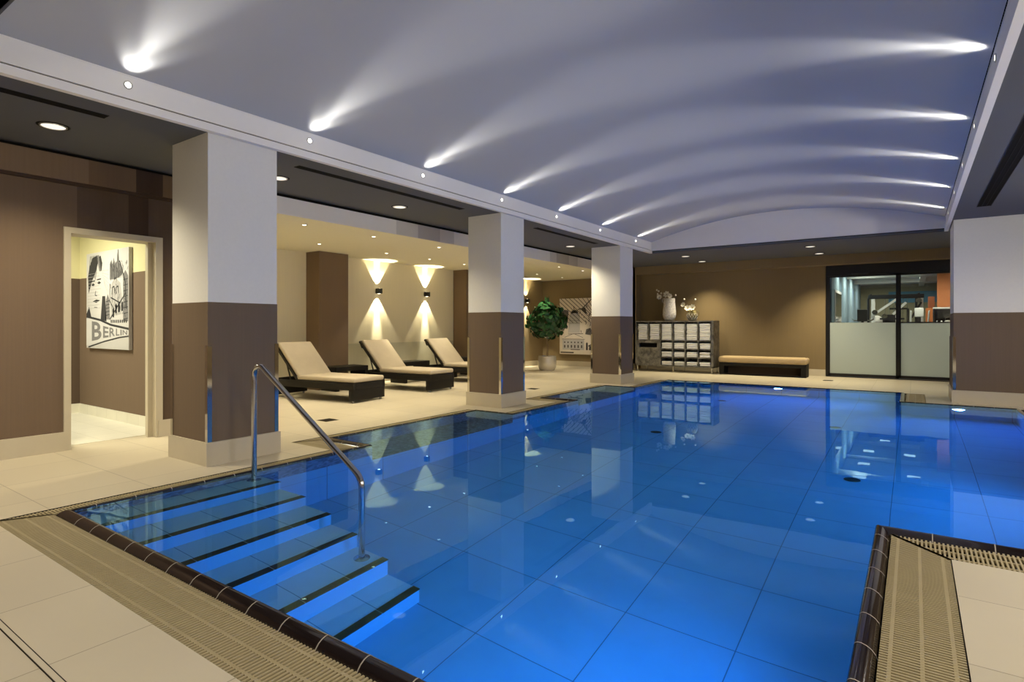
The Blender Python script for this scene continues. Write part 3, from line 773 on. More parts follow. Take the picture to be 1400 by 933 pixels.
# ------------------------------------------------------------------ loungers
def make_lounger():
    """foot end at x=0, head towards -x, near side y=0, width .74"""
    t = thing('sun_lounger', 'x', 'sun lounger')
    Lg, Wd = 1.95, .74
    m = MB(); m.rbox((-Lg, 0, .20), (0, .05, .31), .008); m.rbox((-Lg, Wd - .05, .20), (0, Wd, .31), .008)
    m.rbox((-Lg, .05, .20), (-Lg + .06, Wd - .05, .31), .008); m.rbox((-.06, .05, .20), (0, Wd - .05, .31), .008); m.box((-1.25, .05, .24), (-.06, Wd - .05, .30))
    m.build('frame', 'wicker', t)
    for x in (-.10, -Lg + .06):
        m = MB(); m.rbox((x, 0.002, .035), (x + .095, Wd - .002, .22), .008); m.build('leg_panel', 'wicker', t)
        for y in (.05, Wd - .05):
            m = MB(); m.lathe([(0, 0), (.018, 0), (.02, .01), (.02, .036), (0, .036)], x + .048, y, 16); m.build('foot', 'foot', t)
    m = MB(); m.rbox((-1.27, .015, .315), (.0, Wd - .015, .395), .03, seg=4); o = m.build('seat_cushion', 'cushion', t)
    # backrest hinged at x=-1.25, raised 46 degrees
    a = R(47); hx, hz = -1.24, .325
    q = Matrix.Translation((hx, 0, hz)) @ Matrix.Rotation(a, 4, 'Y')
    def rb(x0, y0, z0, x1, y1, z1, r):
        m = MB(); m.rbox((x0, y0, z0), (x1, y1, z1), r, seg=4); m.v = [tuple(q @ Vector(v)) for v in m.v]; return m
    rb(-.76, .015, .02, .02, Wd - .015, .085, .028).build('back_cushion', 'cushion', t)
    m = rb(-.79, .0, -.02, .0, .035, .02, .006); m2 = rb(-.79, Wd - .035, -.02, .0, Wd, .02, .006); m3 = rb(-.79, .035, -.02, -.74, Wd - .035, .02, .006); m4 = rb(-.76, .03, -.005, .0, Wd - .03, .015, .004)
    for k in (m2, m3, m4): m.add(k.v, k.f, 0, True)
    m.build('back_frame', 'alu', t)
    for y in (.045, Wd - .045):
        m = MB(); top = q @ Vector((-.42, y, -.015)); m.bar((hx - .18, y, .29), top, .018, .018)
        m.bar(q @ Vector((-.74, y, -.03)), q @ Vector((-.66, y, -.05)), .03, .03); m.build('support_strut', 'alu', t)
    return t
L0 = make_lounger()
LG = 'dark wicker loungers with beige cushions in the lounge'
for i, (x, y, a, lab) in enumerate([(-7.10, 5.87, 7, 'nearest dark wicker sun lounger with beige cushion and raised backrest'),
                                    (-7.18, 7.67, 4, 'middle dark wicker sun lounger between the two low side tables'),
                                    (-7.20, 9.50, 3, 'farthest sun lounger with its foot end hidden by the middle column')]):
    if i == 0: o = L0; o['label'] = lab; o['group'] = LG
    else: o = clone(L0, (0, 0, 0), 0, lab, LG)
    o.location = (x, y, 0); o.rotation_euler = (0, 0, R(a))
tb0 = thing('side_table', 'dark wicker side table behind the nearest lounger', 'side table', (-8.86, 7.13, 0), 0, 'low wicker side tables')
m = MB(); m.rbox((-.22, -.38, .36), (.22, .38, .45), .008); m.build('top', 'wicker', tb0)
for s in (-1, 1):
    y0, y1 = (s * .38, s * .30); m = MB(); m.rbox((-.218, min(y0, y1), .0), (.218, max(y0, y1), .362), .008); m.build('leg', 'wicker', tb0)
clone(tb0, (-8.95, 8.95, 0), 0, 'dark wicker side table behind the middle lounger', 'low wicker side tables')
clone(tb0, (-9.05, 10.68, 0), 0, 'dark wicker side table beyond the farthest lounger', 'low wicker side tables')

# ------------------------------------------------------------------ potted tree
pt = thing('potted_tree', 'round-crowned green rubber plant in a silvery pot', 'plant', (-8.20, 13.40, 0))
MB().lathe([(0, 0), (.19, 0), (.215, .03), (.245, .10), (.252, .2), (.25, .34), (.243, .375), (.25, .39), (.235, .395), (.225, .36), (0, .36)], seg=48).build('pot', 'pot', pt)
MB().lathe([(0, .36), (.2, .362), (.12, .385), (0, .39)], seg=24).build('soil', 'soil', pt)
MB().tube([(0, 0, .37), (.01, .01, .6), (-.01, 0, .8), (.0, .01, 1.1), (0, 0, 1.6), (.0, 0, 1.9)], [.022, .018, .017, .016, .012, .006], seg=10).build('trunk', 'bark', pt)
mb = MB(); random.seed(3)
def leaf_at(mb, p, d, outw, ln, wd):
    d = d.normalized(); s_ = d.cross(outw)
    if s_.length < .05: s_ = d.cross(Vector((0, 0, 1)))
    s_.normalize(); n_ = s_.cross(d)
    vs = []; prof_ = [(-.12, .02), (.0, .10), (.12, .62), (.35, .97), (.6, 1.0), (.82, .66), (.94, .25), (1.0, .0)]
    for tt, w in prof_:
        c = p + d * ln * tt - n_ * ln * .22 * max(0, tt) ** 2
        vs += [c - s_ * w * wd / 2 + n_ * w * wd * .16, c, c + s_ * w * wd / 2 + n_ * w * wd * .16]
    fs = []
    for k in range(len(prof_) - 1):
        fs += [(3 * k, 3 * k + 1, 3 * k + 4, 3 * k + 3), (3 * k + 1, 3 * k + 2, 3 * k + 5, 3 * k + 4)]
    mb.add(vs, fs, 0, True)
for k in range(340):
    u = random.uniform(-1, 1); ph = random.uniform(0, 2 * PI); rr = random.choice((1, 1, .93, .8, .6)) * random.uniform(.9, 1.06)
    d = Vector((math.sqrt(1 - u * u) * math.cos(ph), math.sqrt(1 - u * u) * math.sin(ph), u))
    sxy = .54 * (1 - .34 * max(0, u)); c = Vector((d.x * sxy * rr, d.y * sxy * rr, 1.34 + d.z * (.50 if u > 0 else .46) * rr))
    tang = Vector((random.uniform(-1, 1), random.uniform(-1, 1), random.uniform(-1, 1))); tang = tang - d * tang.dot(d)
    if tang.length < .1: continue
    dd = tang.normalized() + d * random.uniform(-.1, .55) + Vector((0, 0, .15))
    ow = d + Vector((random.uniform(-.5, .5), random.uniform(-.5, .5), random.uniform(-.1, .7)))
    leaf_at(mb, c, dd, ow, random.uniform(.16, .23), random.uniform(.095, .125))
for k in range(9):
    a = k * 2.4; leaf_at(mb, Vector((.02 * math.cos(a), .02 * math.sin(a), 1.74 + .02 * k)), Vector((math.cos(a) * .45, math.sin(a) * .45, 1)), Vector((math.cos(a), math.sin(a), .2)), .14, .07)
mb.build('foliage', 'leaf', pt)
mb = MB()
for k in range(26):
    u = random.uniform(-.8, .9); ph = random.uniform(0, 2 * PI); d = Vector((math.sqrt(1 - u * u) * math.cos(ph), math.sqrt(1 - u * u) * math.sin(ph), u))
    mb.tube([(0, 0, .95 + .5 * k / 26), Vector((d.x * .22, d.y * .22, 1.22 + d.z * .2)), Vector((d.x * .42, d.y * .42, 1.32 + d.z * .38))], [.008, .006, .003], seg=6)
mb.build('branches', 'bark', pt)

# ------------------------------------------------------------------ canvases
def shape_tools(parent, mats, plane):
    """flat printed shapes on a canvas: plane maps (u, v, layer) to a local point"""
    mb = MB()
    def poly(pts, mi, layer=1): mb.add([plane(u, v, layer) for u, v in pts], [tuple(range(len(pts)))], mi)
    def line(pts, w, mi, layer=2):
        for (a, b) in zip(pts[:-1], pts[1:]):
            dx, dy = b[0] - a[0], b[1] - a[1]; l = math.hypot(dx, dy) or 1; nx, ny = -dy / l * w / 2, dx / l * w / 2
            mb.add([plane(a[0] + nx, a[1] + ny, layer), plane(b[0] + nx, b[1] + ny, layer), plane(b[0] - nx, b[1] - ny, layer), plane(a[0] - nx, a[1] - ny, layer)], [(0, 1, 2, 3)], mi)
    return mb, poly, line
# BERLIN canvas in the corridor: faces the camera (-y)
aw, ah = 1.30, 1.26
cv = thing('wall_canvas', 'black and white canvas reading BERLIN with a face and church towers in the corridor', 'picture', (-9.13, 3.10, .91))
MB().rbox((0, -.045, 0), (aw, -.002, ah), .004, seg=2).build('canvas', 'canvas', cv)
pl = lambda u, v, l: (u * aw, -.0455 - .0004 * l, v * ah)
mb, poly, line = shape_tools(cv, None, pl)
# hair
poly([(.05, .66), (.04, .75), (.08, .86), (.16, .95), (.27, .965), (.30, .90), (.24, .80), (.14, .70), (.09, .62), (.06, .58)], 0)
poly([(.31, .95), (.36, .96), (.40, .88), (.38, .80), (.33, .84)], 0)
for k in range(9): line([(.10 + .025 * k, .97), (.07 + .02 * k, .80 - .01 * k)], .008, 0)
for k in range(6): line([(.26 + .012 * k, .97), (.33 + .008 * k, .80)], .006, 1)
# eyes, nose, mouth (loosely drawn)
for (u, v) in ((.17, .665), (.32, .68)):
    poly([(u - .045, v), (u, v + .018), (u + .05, v), (u, v - .014)], 0); line([(u - .05, v + .035), (u + .05, v + .04)], .012, 0)
line([(.24, .60), (.22, .555), (.27, .55)], .010, 0); poly([(.16, .49), (.25, .51), (.35, .50), (.25, .475)], 0); line([(.20, .43), (.28, .425)], .008, 1)
for k in range(12): line([(.03, .78 - .033 * k), (.30 + .03 * (k % 3), .785 - .033 * k)], .0035, 2)
for k in range(7): line([(.38 + .01 * k, .80 - .02 * k), (.55, .80 - .045 * k)], .004, 2)
# dark collar wedges
poly([(.0, .36), (.07, .44), (.13, .32), (.0, .345)], 0); poly([(.40, .54), (.47, .54), (.50, .28), (.36, .30)], 0)
# church tower
poly([(.58, .70), (.58, .86), (.62, .90), (.64, .84), (.67, .92), (.70, .85), (.74, .88), (.75, .97), (.79, .86), (.86, .80), (.86, .74), (.80, .72), (.70, .70)], 1)
for k in range(10): line([(.59 + .025 * k, .71), (.60 + .022 * k, .88 - .01 * k)], .009, 0)
line([(.77, .99), (.79, .80)], .014, 0); line([(.80, .88), (.93, .66), (.95, .40)], .02, 0)
poly([(.88, .28), (.88, .74), (.93, .78), (.99, .72), (.99, .28)], 1)
for k in range(8): line([(.885, .30 + .055 * k), (.985, .31 + .055 * k)], .008, 0)
poly([(.60, .50), (.62, .66), (.70, .72), (.82, .66), (.86, .50), (.84, .35), (.60, .33)], 2)
for (u, v) in ((.66, .60), (.75, .60)): line([(u - .03, v - .05), (u - .02, v + .02), (u + .02, v + .03), (u + .03, v - .04)], .014, 0)
for (u, v) in ((.72, .42), (.79, .43), (.86, .44), (.66, .38)): poly([(u - .018, v - .06), (u - .018, v + .02), (u, v + .04), (u + .018, v + .02), (u + .018, v - .06)], 0)
line([(.60, .52), (.82, .46)], .014, 0); line([(.58, .30), (.94, .56)], .016, 0); line([(.58, .66), (.58, .48), (.68, .40)], .012, 0)
poly([(.47, .30), (.49, .50), (.53, .56), (.57, .50), (.58, .30)], 1)
for k in range(5): line([(.485, .34 + .035 * k), (.575, .35 + .035 * k)], .008, 0)
for k in range(9): poly([(.60 + .042 * k, .265), (.60 + .042 * k, .295), (.625 + .042 * k, .295), (.625 + .042 * k, .265)], 0)
random.seed(5)
for k in range(70):
    a = random.uniform(.60, .97); b = random.uniform(.32, .86); line([(a, b), (a + random.uniform(-.02, .02), b + random.uniform(.02, .05))], .006, 0)
# banner with the word
line([(.0, .335), (.35, .295), (.60, .245), (1.0, .205)], .022, 0)
line([(.05, .01), (.45, .075), (.80, .12), (1.0, .135)], .014, 0)
poly([(.0, .315), (.35, .28), (.60, .235), (1, .195), (1, .14), (.45, .085), (.05, .02), (0, .03)], 3, .6)
mb.build('print', ['ink', 'ink2', 'ink3', 'canvas'], cv)
def text_mesh(body, size, name, mt, parent, fn, ext=.0006):
    cu = bpy.data.curves.new(name, 'FONT'); cu.body = body; cu.size = 1; cu.extrude = 0; cu.offset = .025
    ob = bpy.data.objects.new(name, cu); COL.objects.link(ob); bpy.context.view_layer.update()
    me = bpy.data.meshes.new_from_object(ob.evaluated_get(bpy.context.evaluated_depsgraph_get())); bpy.data.objects.remove(ob)
    xs = [v.co.x for v in me.vertices]; ys = [v.co.y for v in me.vertices]
    for v in me.vertices: v.co = fn((v.co.x - min(xs)) / (max(xs) - min(xs)), (v.co.y - min(ys)) / (max(ys) - min(ys)))
    me.materials.clear(); me.materials.append(M[mt]); o = bpy.data.objects.new(name, me); COL.objects.link(o); o.parent = parent; return o
def berl(ch, u0, u1, lo0, lo1, hi0, hi1):
    text_mesh(ch, 1, 'letter', 'ink2', cv, lambda a, b: Vector(pl(u0 + (u1 - u0) * a, (lo0 + (lo1 - lo0) * a) * (1 - b) + (hi0 + (hi1 - hi0) * a) * b, 2.5)))
for ch, u0, u1, l0, l1, h0, h1 in [('B', .14, .38, .075, .10, .285, .265), ('E', .42, .55, .11, .12, .235, .22), ('R', .57, .70, .12, .135, .22, .21), ('L', .72, .80, .135, .14, .21, .20), ('I', .82, .85, .14, .142, .20, .195), ('N', .87, .97, .145, .148, .195, .19)]:
    berl(ch, u0, u1, l0, l1, h0, h1)
# skyline canvas in the lounge
bw, bh = 1.75, 1.68
cw = thing('wall_canvas', 'sepia canvas of a domed building and glass roof on the far lounge wall', 'picture', (-8.86, YC, .36))
MB().rbox((0, -.045, 0), (bw, -.002, bh), .004, seg=2).build('canvas', 'canvas2', cw)
pl = lambda u, v, l: (u * bw, -.0455 - .0006 * l, v * bh)
mb, poly, line = shape_tools(cw, None, pl)
U = .655  # the visible part of the canvas
for k in range(17): 
    u0 = -.40 + .085 * k; a, b = (u0, 1.0), (u0 + .50, .56)
    if a[0] < 0: tt = (0 - a[0]) / (b[0] - a[0]); a = (0, a[1] + (b[1] - a[1]) * tt)
    if b[0] > a[0] and a[0] < .75: line([a, (min(b[0], .80), b[1])], .010, 0)
line([(.62, .98), (.45, .82), (.36, .80)], .016, 0); poly([(.42, .80), (.50, .84), (.52, .76), (.55, .72), (.50, .73)], 0)
poly([(.0, .56), (.0, .72), (.10, .80), (.18, .78), (.17, .60), (.12, .46), (.06, .42), (.0, .50)], 1)
for k in range(7): line([(.01, .52 + .035 * k), (.17, .62 + .03 * k)], .008, 0)
poly([(.17, .38), (.19, .68), (.24, .76), (.30, .79), (.37, .76), (.40, .68), (.40, .38)], 2)
poly([(.21, .71), (.25, .78), (.30, .80), (.35, .78), (.37, .72), (.30, .74)], 1)
line([(.285, .86), (.285, .79)], .012, 0)
for k in range(6): poly([(.205 + .032 * k, .545), (.205 + .032 * k, .565), (.225 + .032 * k, .565), (.225 + .032 * k, .545)], 0)
line([(.19, .60), (.40, .60)], .006, 1); line([(.17, .36), (.46, .37)], .010, 0); line([(.10, .30), (.28, .37), (.46, .30)], .008, 1)
for k in range(26): 
    a = random.uniform(.40, .66); b = random.uniform(.40, .92); line([(a, b), (a + random.uniform(-.03, .03), b - random.uniform(.02, .05))], .011, 0)
poly([(.50, .36), (.52, .45), (.60, .47), (.64, .40), (.64, .34)], 1)
poly([(.06, .08), (.06, .26), (.48, .26), (.48, .08)], 2, .6)
for r_, (z0, z1) in enumerate(((.20, .225), (.115, .165))):
    for k in range(6): poly([(.09 + .066 * k, z0), (.09 + .066 * k, z1), (.115 + .066 * k, z1), (.115 + .066 * k, z0)], 0)
line([(.05, .27), (.49, .27)], .008, 0); line([(.22, .085), (.40, .085)], .014, 0); poly([(.515, .08), (.515, .20), (.535, .22), (.55, .20), (.55, .08)], 0); poly([(.57, .08), (.58, .16), (.61, .15), (.61, .08)], 0)
line([(.02, .03), (.28, .03)], .022, 0); line([(.56, .15), (.66, .20), (.8, .22)], .02, 0)
mb.build('print', ['sepia', 'ink2', 'canvas'], cw)

# ------------------------------------------------------------------ towel cabinet
CX0, CX1, CY0, CY1, CZ0, CZ1 = -6.20, -4.12, 14.72, 15.25, .145, 1.345
cb = thing('towel_cabinet', 'grey patinated open cabinet full of white towels against the far wall', 'cabinet', (CX0, CY0, 0))
w, d = CX1 - CX0, CY1 - CY0
t_ = .035
xs_ = [.03 + (w - .06 - .0) * k / 6 for k in range(7)]     # six bays
zrow = [.165, .385, .60, .825, 1.31]
m = MB(); m.box((0, 0, 1.31), (w, d, CZ1)); m.box((0, 0, CZ0), (w, d, CZ0 + .03)); m.box((0, 0, CZ0), (.03, d, 1.31)); m.box((w - .06, 0, CZ0), (w, d, 1.31)); m.box((0.03, d - .02, CZ0), (w - .06, d, 1.31))
m.build('carcass', 'cabinet', cb)
bays = [.03 + (w - .09) * k / 6 for k in range(7)]
for k in range(1, 6):
    z0 = .825 if k == 1 else CZ0 + .03
    m = MB(); m.box((bays[k] - .012, .01, z0), (bays[k] + .012, d - .02, 1.31)); m.build('divider', 'cabinet', cb)
for z in zrow[1:4]:
    x0 = bays[0] if abs(z - .825) < .01 else bays[2]
    m = MB(); m.box((x0, .012, z - .01), (bays[6], d - .02, z + .012)); m.build('shelf', 'cabinet', cb)
m = MB(); x0, x1 = bays[0] + .005, bays[2] - .012
m.box((x0, -.004, .175), (x1, .016, .64)); m.box((x0, -.004, .755), (x1, .016, .812)); m.box((x0, -.004, .64), (x0 + .07, .016, .755)); m.box((x1 - .07, -.004, .64), (x1, .016, .755))
dr = m.build('return_door', 'cabinet', cb)
m = MB(); m.box((x0 + .06, .10, .63), (x1 - .06, .12, .765)); o = m.build('slot', 'black', dr); o['label'] = 'dark return slot'
m = MB()
for k in range(3): m.box((x0 + .26 + .05 * k, -.006, .775), (x0 + .285 + .05 * k, -.004, .80))
m.build('pictogram', 'ceramic', dr)
for (x, y) in ((.05, .03), (w / 2, .03), (w - .05, .03), (.15, d - .05), (w / 2 + .15, d - .05), (w - .05, d - .05)):
    m = MB(); m.lathe([(0, 0), (.016, 0), (.016, CZ0), (0, CZ0)], x, y, 16); m.build('leg', 'chrome', cb)

# towels
def make_towel(wd, dp, h):
    bm = bmesh.new(); bmesh.ops.create_cube(bm, size=1)
    for v in bm.verts: v.co = Vector((v.co.x * wd, v.co.y * dp, v.co.z * h + h / 2))
    bmesh.ops.bevel(bm, geom=bm.edges[:], offset=h * .42, segments=3, profile=.5, affect='EDGES')
    bmesh.ops.subdivide_edges(bm, edges=[e for e in bm.edges if abs(e.verts[0].co.x - e.verts[1].co.x) > wd * .5], cuts=4)
    m = MB(); m.frombm(bm, 0, True); return m
bw_ = (w - .09) / 6
th = .046
tw0 = make_towel(bw_ - .05, .40, th).build('folded_towel', 'towel'); tag(tw0, 'x', 'towel')
first = [True]
NUM = ['bottom', 'second', 'third', 'fourth', 'fifth', 'sixth', 'seventh', 'eighth', 'ninth', 'tenth']
BAYN = ['leftmost bay', 'second bay from left', 'third bay from left', 'third bay from right', 'second bay from right', 'rightmost bay']
def put_towel(bx, z, idx, n, rowname, jit, sc=1.0):
    where = 'bottom' if idx == 0 else ('topmost' if idx == n - 1 else NUM[idx] + ' up')
    lab = f'white folded towel, {where} in the {rowname}, {BAYN[bx]}'
    if first[0]: o = tw0; first[0] = False
    else: o = tw0.copy(); COL.objects.link(o)
    o.location = (CX0 + (bays[bx] + bays[bx + 1]) / 2 + jit, CY0 + .235 + random.uniform(-.012, .012), z); o.rotation_euler = (0, 0, random.uniform(-.02, .02))
    o.scale = (1 + random.uniform(-.04, .01), 1, sc)
    o['label'] = lab; o['category'] = 'towel'; o['group'] = 'white folded towels in the cabinet'
random.seed(11)
for b in range(6):
    n_ = [8, 8, 9, 9, 9, 9][b]; sc = .43 / n_ / th
    for k in range(n_): put_towel(b, .838 + k * th * sc, k, n_, 'tall top row', random.uniform(-.004, .004), sc)
for r_, (zb, n_, nm, sc) in enumerate([(.398, 3, 'third row', 1.0), (.613, 3, 'second row', 1.15), (.177, 2, 'lowest row', 1.1)]):
    for b in range(2, 6):
        for k in range(n_): put_towel(b, zb + k * th * sc, k, n_, nm, random.uniform(-.004, .004), sc)

# vases
vz1 = thing('tall_vase', 'tall mottled white vase with a small handle on the cabinet', 'vase', (-5.335, 14.95, CZ1))
MB().lathe([(0, 0), (.09, 0), (.12, .02), (.155, .08), (.172, .17), (.168, .28), (.155, .40), (.147, .50), (.143, .60), (.135, .60), (.138, .5), (.15, .3), (0, .28)], seg=40).build('body', 'ceramic', vz1)
MB().tube([(-.140, 0, .595), (-.175, 0, .590), (-.19, 0, .55), (-.182, 0, .50), (-.148, 0, .475)], .010, seg=8).build('handle', 'ceramic', vz1)
vz2 = thing('lattice_vase', 'small olive lattice-patterned vase with a handle on the cabinet', 'vase', (-4.72, 14.92, CZ1))
MB().lathe([(0, 0), (.07, 0), (.10, .03), (.13, .09), (.135, .15), (.115, .22), (.085, .26), (.078, .26), (.10, .21), (0, .18)], seg=32).build('body', 'olive', vz2)
m = MB()
for s in (1, -1):
    for k in range(12):
        pts = []
        for j in range(9):
            z = .02 + .225 * j / 8; f = z / .26; r = (.07 + .262 * f - .262 * f * f * .95) if f < 1 else .08; r = .078 + .062 * math.sin(PI * min(1, f) ** .9); a = 2 * PI * k / 12 + s * f * 1.3
            pts.append((r * math.cos(a), r * math.sin(a), z))
        m.tube(pts, .004, seg=6)
m.build('lattice', 'ceramic', vz2)
MB().tube([(.10, 0, .25), (.14, 0, .27), (.175, 0, .22), (.17, 0, .14), (.13, 0, .10)], .011, seg=8).build('handle', 'olive', vz2)
def blossom(parent, p, r, tilt):
    m = MB(); q = Matrix.Translation(p) @ Matrix.Rotation(R(-70), 4, 'X') @ Matrix.Rotation(tilt, 4, 'Y') @ Matrix.Rotation(tilt * 2, 4, 'Z')
    q = Matrix.Translation(p) @ Matrix.Rotation(R(75), 4, 'X') @ Matrix.Rotation(tilt, 4, 'Y')
    for k in range(7):
        a = 2 * PI * k / 7; d = Vector((math.cos(a), math.sin(a), 0)); s_ = Vector((-math.sin(a), math.cos(a), 0)); vs = []
        for tt, w_ in ((.08, .12), (.45, .30), (.8, .27), (1.0, .02)):
            c = d * r * tt + Vector((0, 0, r * .35 * tt * tt)); vs += [q @ (c - s_ * r * w_), q @ (c + s_ * r * w_)]
        m.add(vs, [(0, 1, 3, 2), (2, 3, 5, 4), (4, 5, 7, 6)], 0, True)
    m.build('blossom', 'petal', parent)
    m = MB(); m.lathe([(0, -.004), (r * .15, 0), (r * .16, r * .12), (0, r * .2)], seg=10); m.v = [tuple(q @ Vector(v)) for v in m.v]; m.build('flower_centre', 'olive', parent)
def bud(parent, p, r=.024):
    m = MB(); m.lathe([(0, -r * 1.1), (r * .7, -r * .7), (r, 0), (r * .75, r * .8), (0, r * 1.3)], p[0], p[1], 12); m.v = [(v[0], v[1], v[2] + p[2]) for v in m.v]; m.build('bud', 'petal', parent)
def twig(loc, base, pts, blooms, buds, label, group):
    t = thing('flowering_twig', label, 'flower', loc, 0, group)
    m = MB(); m.tube([base] + pts, [.007] + [.005] * (len(pts) - 1) + [.003], seg=6)
    for b in blooms + buds:
        c = min(pts, key=lambda q_: (Vector(q_) - Vector(b[:3])).length)
        if (Vector(c) - Vector(b[:3])).length > .01: m.tube([c, b[:3]], .003, seg=5)
    m.build('stem', 'twig', t)
    for b in blooms: blossom(t, Vector(b[:3]), b[3], b[4])
    for b in buds: bud(t, b)
V1 = (-5.335, 14.95, CZ1)
twig(V1, (-.02, 0, .33), [(-.09, -.03, .64), (-.20, -.04, .72), (-.28, -.03, .84)], [(-.25, -.07, .635, .075, .2)], [(-.335, -.03, .83), (-.285, -.03, .80), (-.31, -.04, .72), (-.21, -.04, .74)], 'flowering twig leaning left out of the tall white vase', 'cream flowering twigs in the vases')
twig(V1, (.0, 0, .33), [(-.01, -.04, .62), (-.03, -.05, .70)], [(-.04, -.09, .70, .095, -.2), (.03, -.07, .66, .07, .6)], [], 'twig with a large cream bloom upright in the tall vase', 'cream flowering twigs in the vases')
twig(V1, (.02, 0, .33), [(.07, 0, .60), (.14, 0, .66)], [], [(.175, -.02, .675)], 'short twig with one bud on the right of the tall vase', 'cream flowering twigs in the vases')
V2 = (-4.72, 14.92, CZ1)
twig(V2, (-.02, 0, .19), [(-.06, -.02, .28), (-.14, -.03, .36), (-.20, -.02, .46)], [(-.10, -.06, .33, .085, .3), (-.21, -.06, .42, .07, -.3)], [(-.20, -.02, .56)], 'flowering twig leaning left out of the lattice vase', 'cream flowering twigs in the vases')
twig(V2, (.02, 0, .19), [(.02, -.03, .30), (.05, -.03, .42)], [(.03, -.08, .34, .09, 0)], [(.09, -.02, .545)], 'twig with a large bloom upright in the lattice vase', 'cream flowering twigs in the vases')

# bench
bn = thing('bench', 'long low bench with a tan cushion right of the towel cabinet', 'bench', (-4.02, 14.76, 0))
m = MB(); m.rbox((0, 0, .30), (2.0, .50, .455), .055, seg=5); m.build('cushion', 'cushion2', bn)
m = MB(); m.rbox((.02, .03, .215), (1.98, .47, .30), .006); m.build('rail', 'wicker', bn)
for x in (.02, 1.87):
    m = MB(); m.rbox((x, .03, .0), (x + .11, .47, .22), .006); m.build('leg', 'wicker', bn)
m = MB(); m.rbox((.13, .03, .0), (1.87, .06, .035), .004); m.build('stretcher', 'wicker', bn)
m = MB(); m.box((.13, .44, .0), (1.87, .46, .215)); m.build('back_panel', 'brownB', bn)  # dark sheet added in place of the shade under the bench

# ------------------------------------------------------------------ gym behind the glass
GX0, GX1, GY0, GY1, GZ = -1.62, 3.6, YF + .15, 25.0, 2.72
mb = MB(); mb.box((GX0, GY0, -.02), (GX1, GY1, .0)); struct(mb.build('floor', 'gymfloor'))
mb = MB(); mb.box((GX0, GY0, GZ), (GX1, GY1, GZ + .05)); struct(mb.build('ceiling', 'gymceil'))
mb = MB(); mb.box((GX0 - .1, GY0, 0), (GX0, GY1, GZ)); struct(mb.build('wall_gym_left', 'teal'))
mb = MB(); mb.box((GX0, GY1, 0), (GX1, GY1 + .1, GZ)); struct(mb.build('wall_gym_far', 'gymwall'))
mb = MB(); mb.box((GX1, GY0, 0), (GX1 + .1, GY1, GZ)); struct(mb.build('wall_gym_right', 'orange2'))
mb = MB(); mb.box((.52, 19.2, 0), (2.6, 19.4, GZ), 0); mb.box((.36, 21.5, 0), (.52, 21.7, 2.1), 1); mb.box((.3, 21.4, 0), (2.6, 21.6, 1.75), 0); struct(mb.build('wall_gym_orange', ['orange', 'orange2']))
# ceiling coffers of the gym
mb = MB()
for y in (17.3, 19.6, 22.2): mb.box((GX0, y, GZ - .12), (GX1, y + .18, GZ), 0)
mb.box((.15, GY0, GZ - .10), (.30, GY1, GZ), 0)
struct(mb.build('ceiling_beam', 'gymceil'))
g0 = None
for i, (x, y, lab) in enumerate([(-1.15, 17.2, 'left'), (-1.15, 19.0, 'left'), (-1.15, 21.0, 'left'), (-.8, 23.2, 'left'), (-.0, 18.0, 'centre'), (-.1, 21.0, 'centre'), (1.5, 17.8, 'right')]):
    lab2 = f'square lamp in the gym ceiling, {ORD[i]} counting from the glass door'
    if g0 is None:
        g0 = thing('ceiling_panel', lab2, 'ceiling lamp', (x, y, GZ), 0, 'square lamps in the gym ceiling')
        MB().box((-.16, -.16, -.012), (.16, .16, 0)).build('frame', 'lampring', g0); MB().box((-.14, -.14, -.016), (.14, .14, -.012)).build('diffuser', 'e_gymb', g0)
    else: clone(g0, (x, y, GZ), 0, lab2)
    light('AREA', 'gym_lamp', (x, y, GZ - .03), 38, (1, .95, .82), shape='SQUARE', size=.28)
for y in (17.9, 18.9, 20.2, 21.7, 23.2):
    light('SPOT', 'gym_wall_lamp', (GX0 + .13, y, GZ - .03), 26, (.45, .80, 1) if y < 21 else (.30, .45, 1), target=(GX0 + .02, y, 0), spot_size=R(50), spot_blend=.4, shadow_soft_size=.02)
    t = thing('wall_washer', 'small lamp in the gym ceiling washing the blue wall at %s' % {17.9: 'its near end', 18.9: 'the mirror edge', 20.2: 'its middle', 21.7: 'its darker part', 23.2: 'its far end'}[y], 'spotlight', (GX0 + .13, y, GZ), 0, 'wall washers in the gym')
    MB().lathe([(0, -.012), (.04, -.012), (.045, 0), (0, 0)], seg=20).build('housing', 'lampring', t)
# mirror / opening frame on the left gym wall
t = thing('wall_mirror', 'tall framed mirror on the left gym wall beside the door', 'mirror', (GX0, 17.1, 0))
MB().box((0, -.75, .3), (.02, .75, 2.12)).build('frame', 'gymwhite', t); MB().box((.02, -.70, .35), (.025, .70, 2.05)).build('glass', 'mirror', t)
# cable machine
gy = 20.4
cm = thing('cable_machine', 'large black and white cable machine in the gym', 'gym machine', (-1.0, gy, 0))
for x in (0, 1.18):
    m = MB(); m.rbox((x - .05, -.05, 0), (x + .05, .05, 2.12), .012); m.build('upright', 'gymwhite', cm)
    m = MB(); m.tube([(x - .12, -.02, 0), (x - .12, -.02, 2.0), (x - .09, -.02, 2.12), (x - .03, -.02, 2.15)], .035, seg=12); m.build('guide_tube', 'gymblack', cm)
m = MB(); m.rbox((-.1, -.07, 2.02), (1.25, .07, 2.14), .015); m.build('top_beam', 'gymblack', cm)
for x in (0.14, 1.02):
    m = MB()
    for k in range(14): m.box((x - .09, -.1, .15 + k * .075), (x + .09, .1, .215 + k * .075))
    m.build('weight_stack', 'gymblack', cm)
for k in range(6):
    x = .30 + .11 * k; m = MB(); m.tube([(x, -.03, .4), (x, -.03, 2.03)], .006, seg=6); m.build('cable', 'chrome', cm)
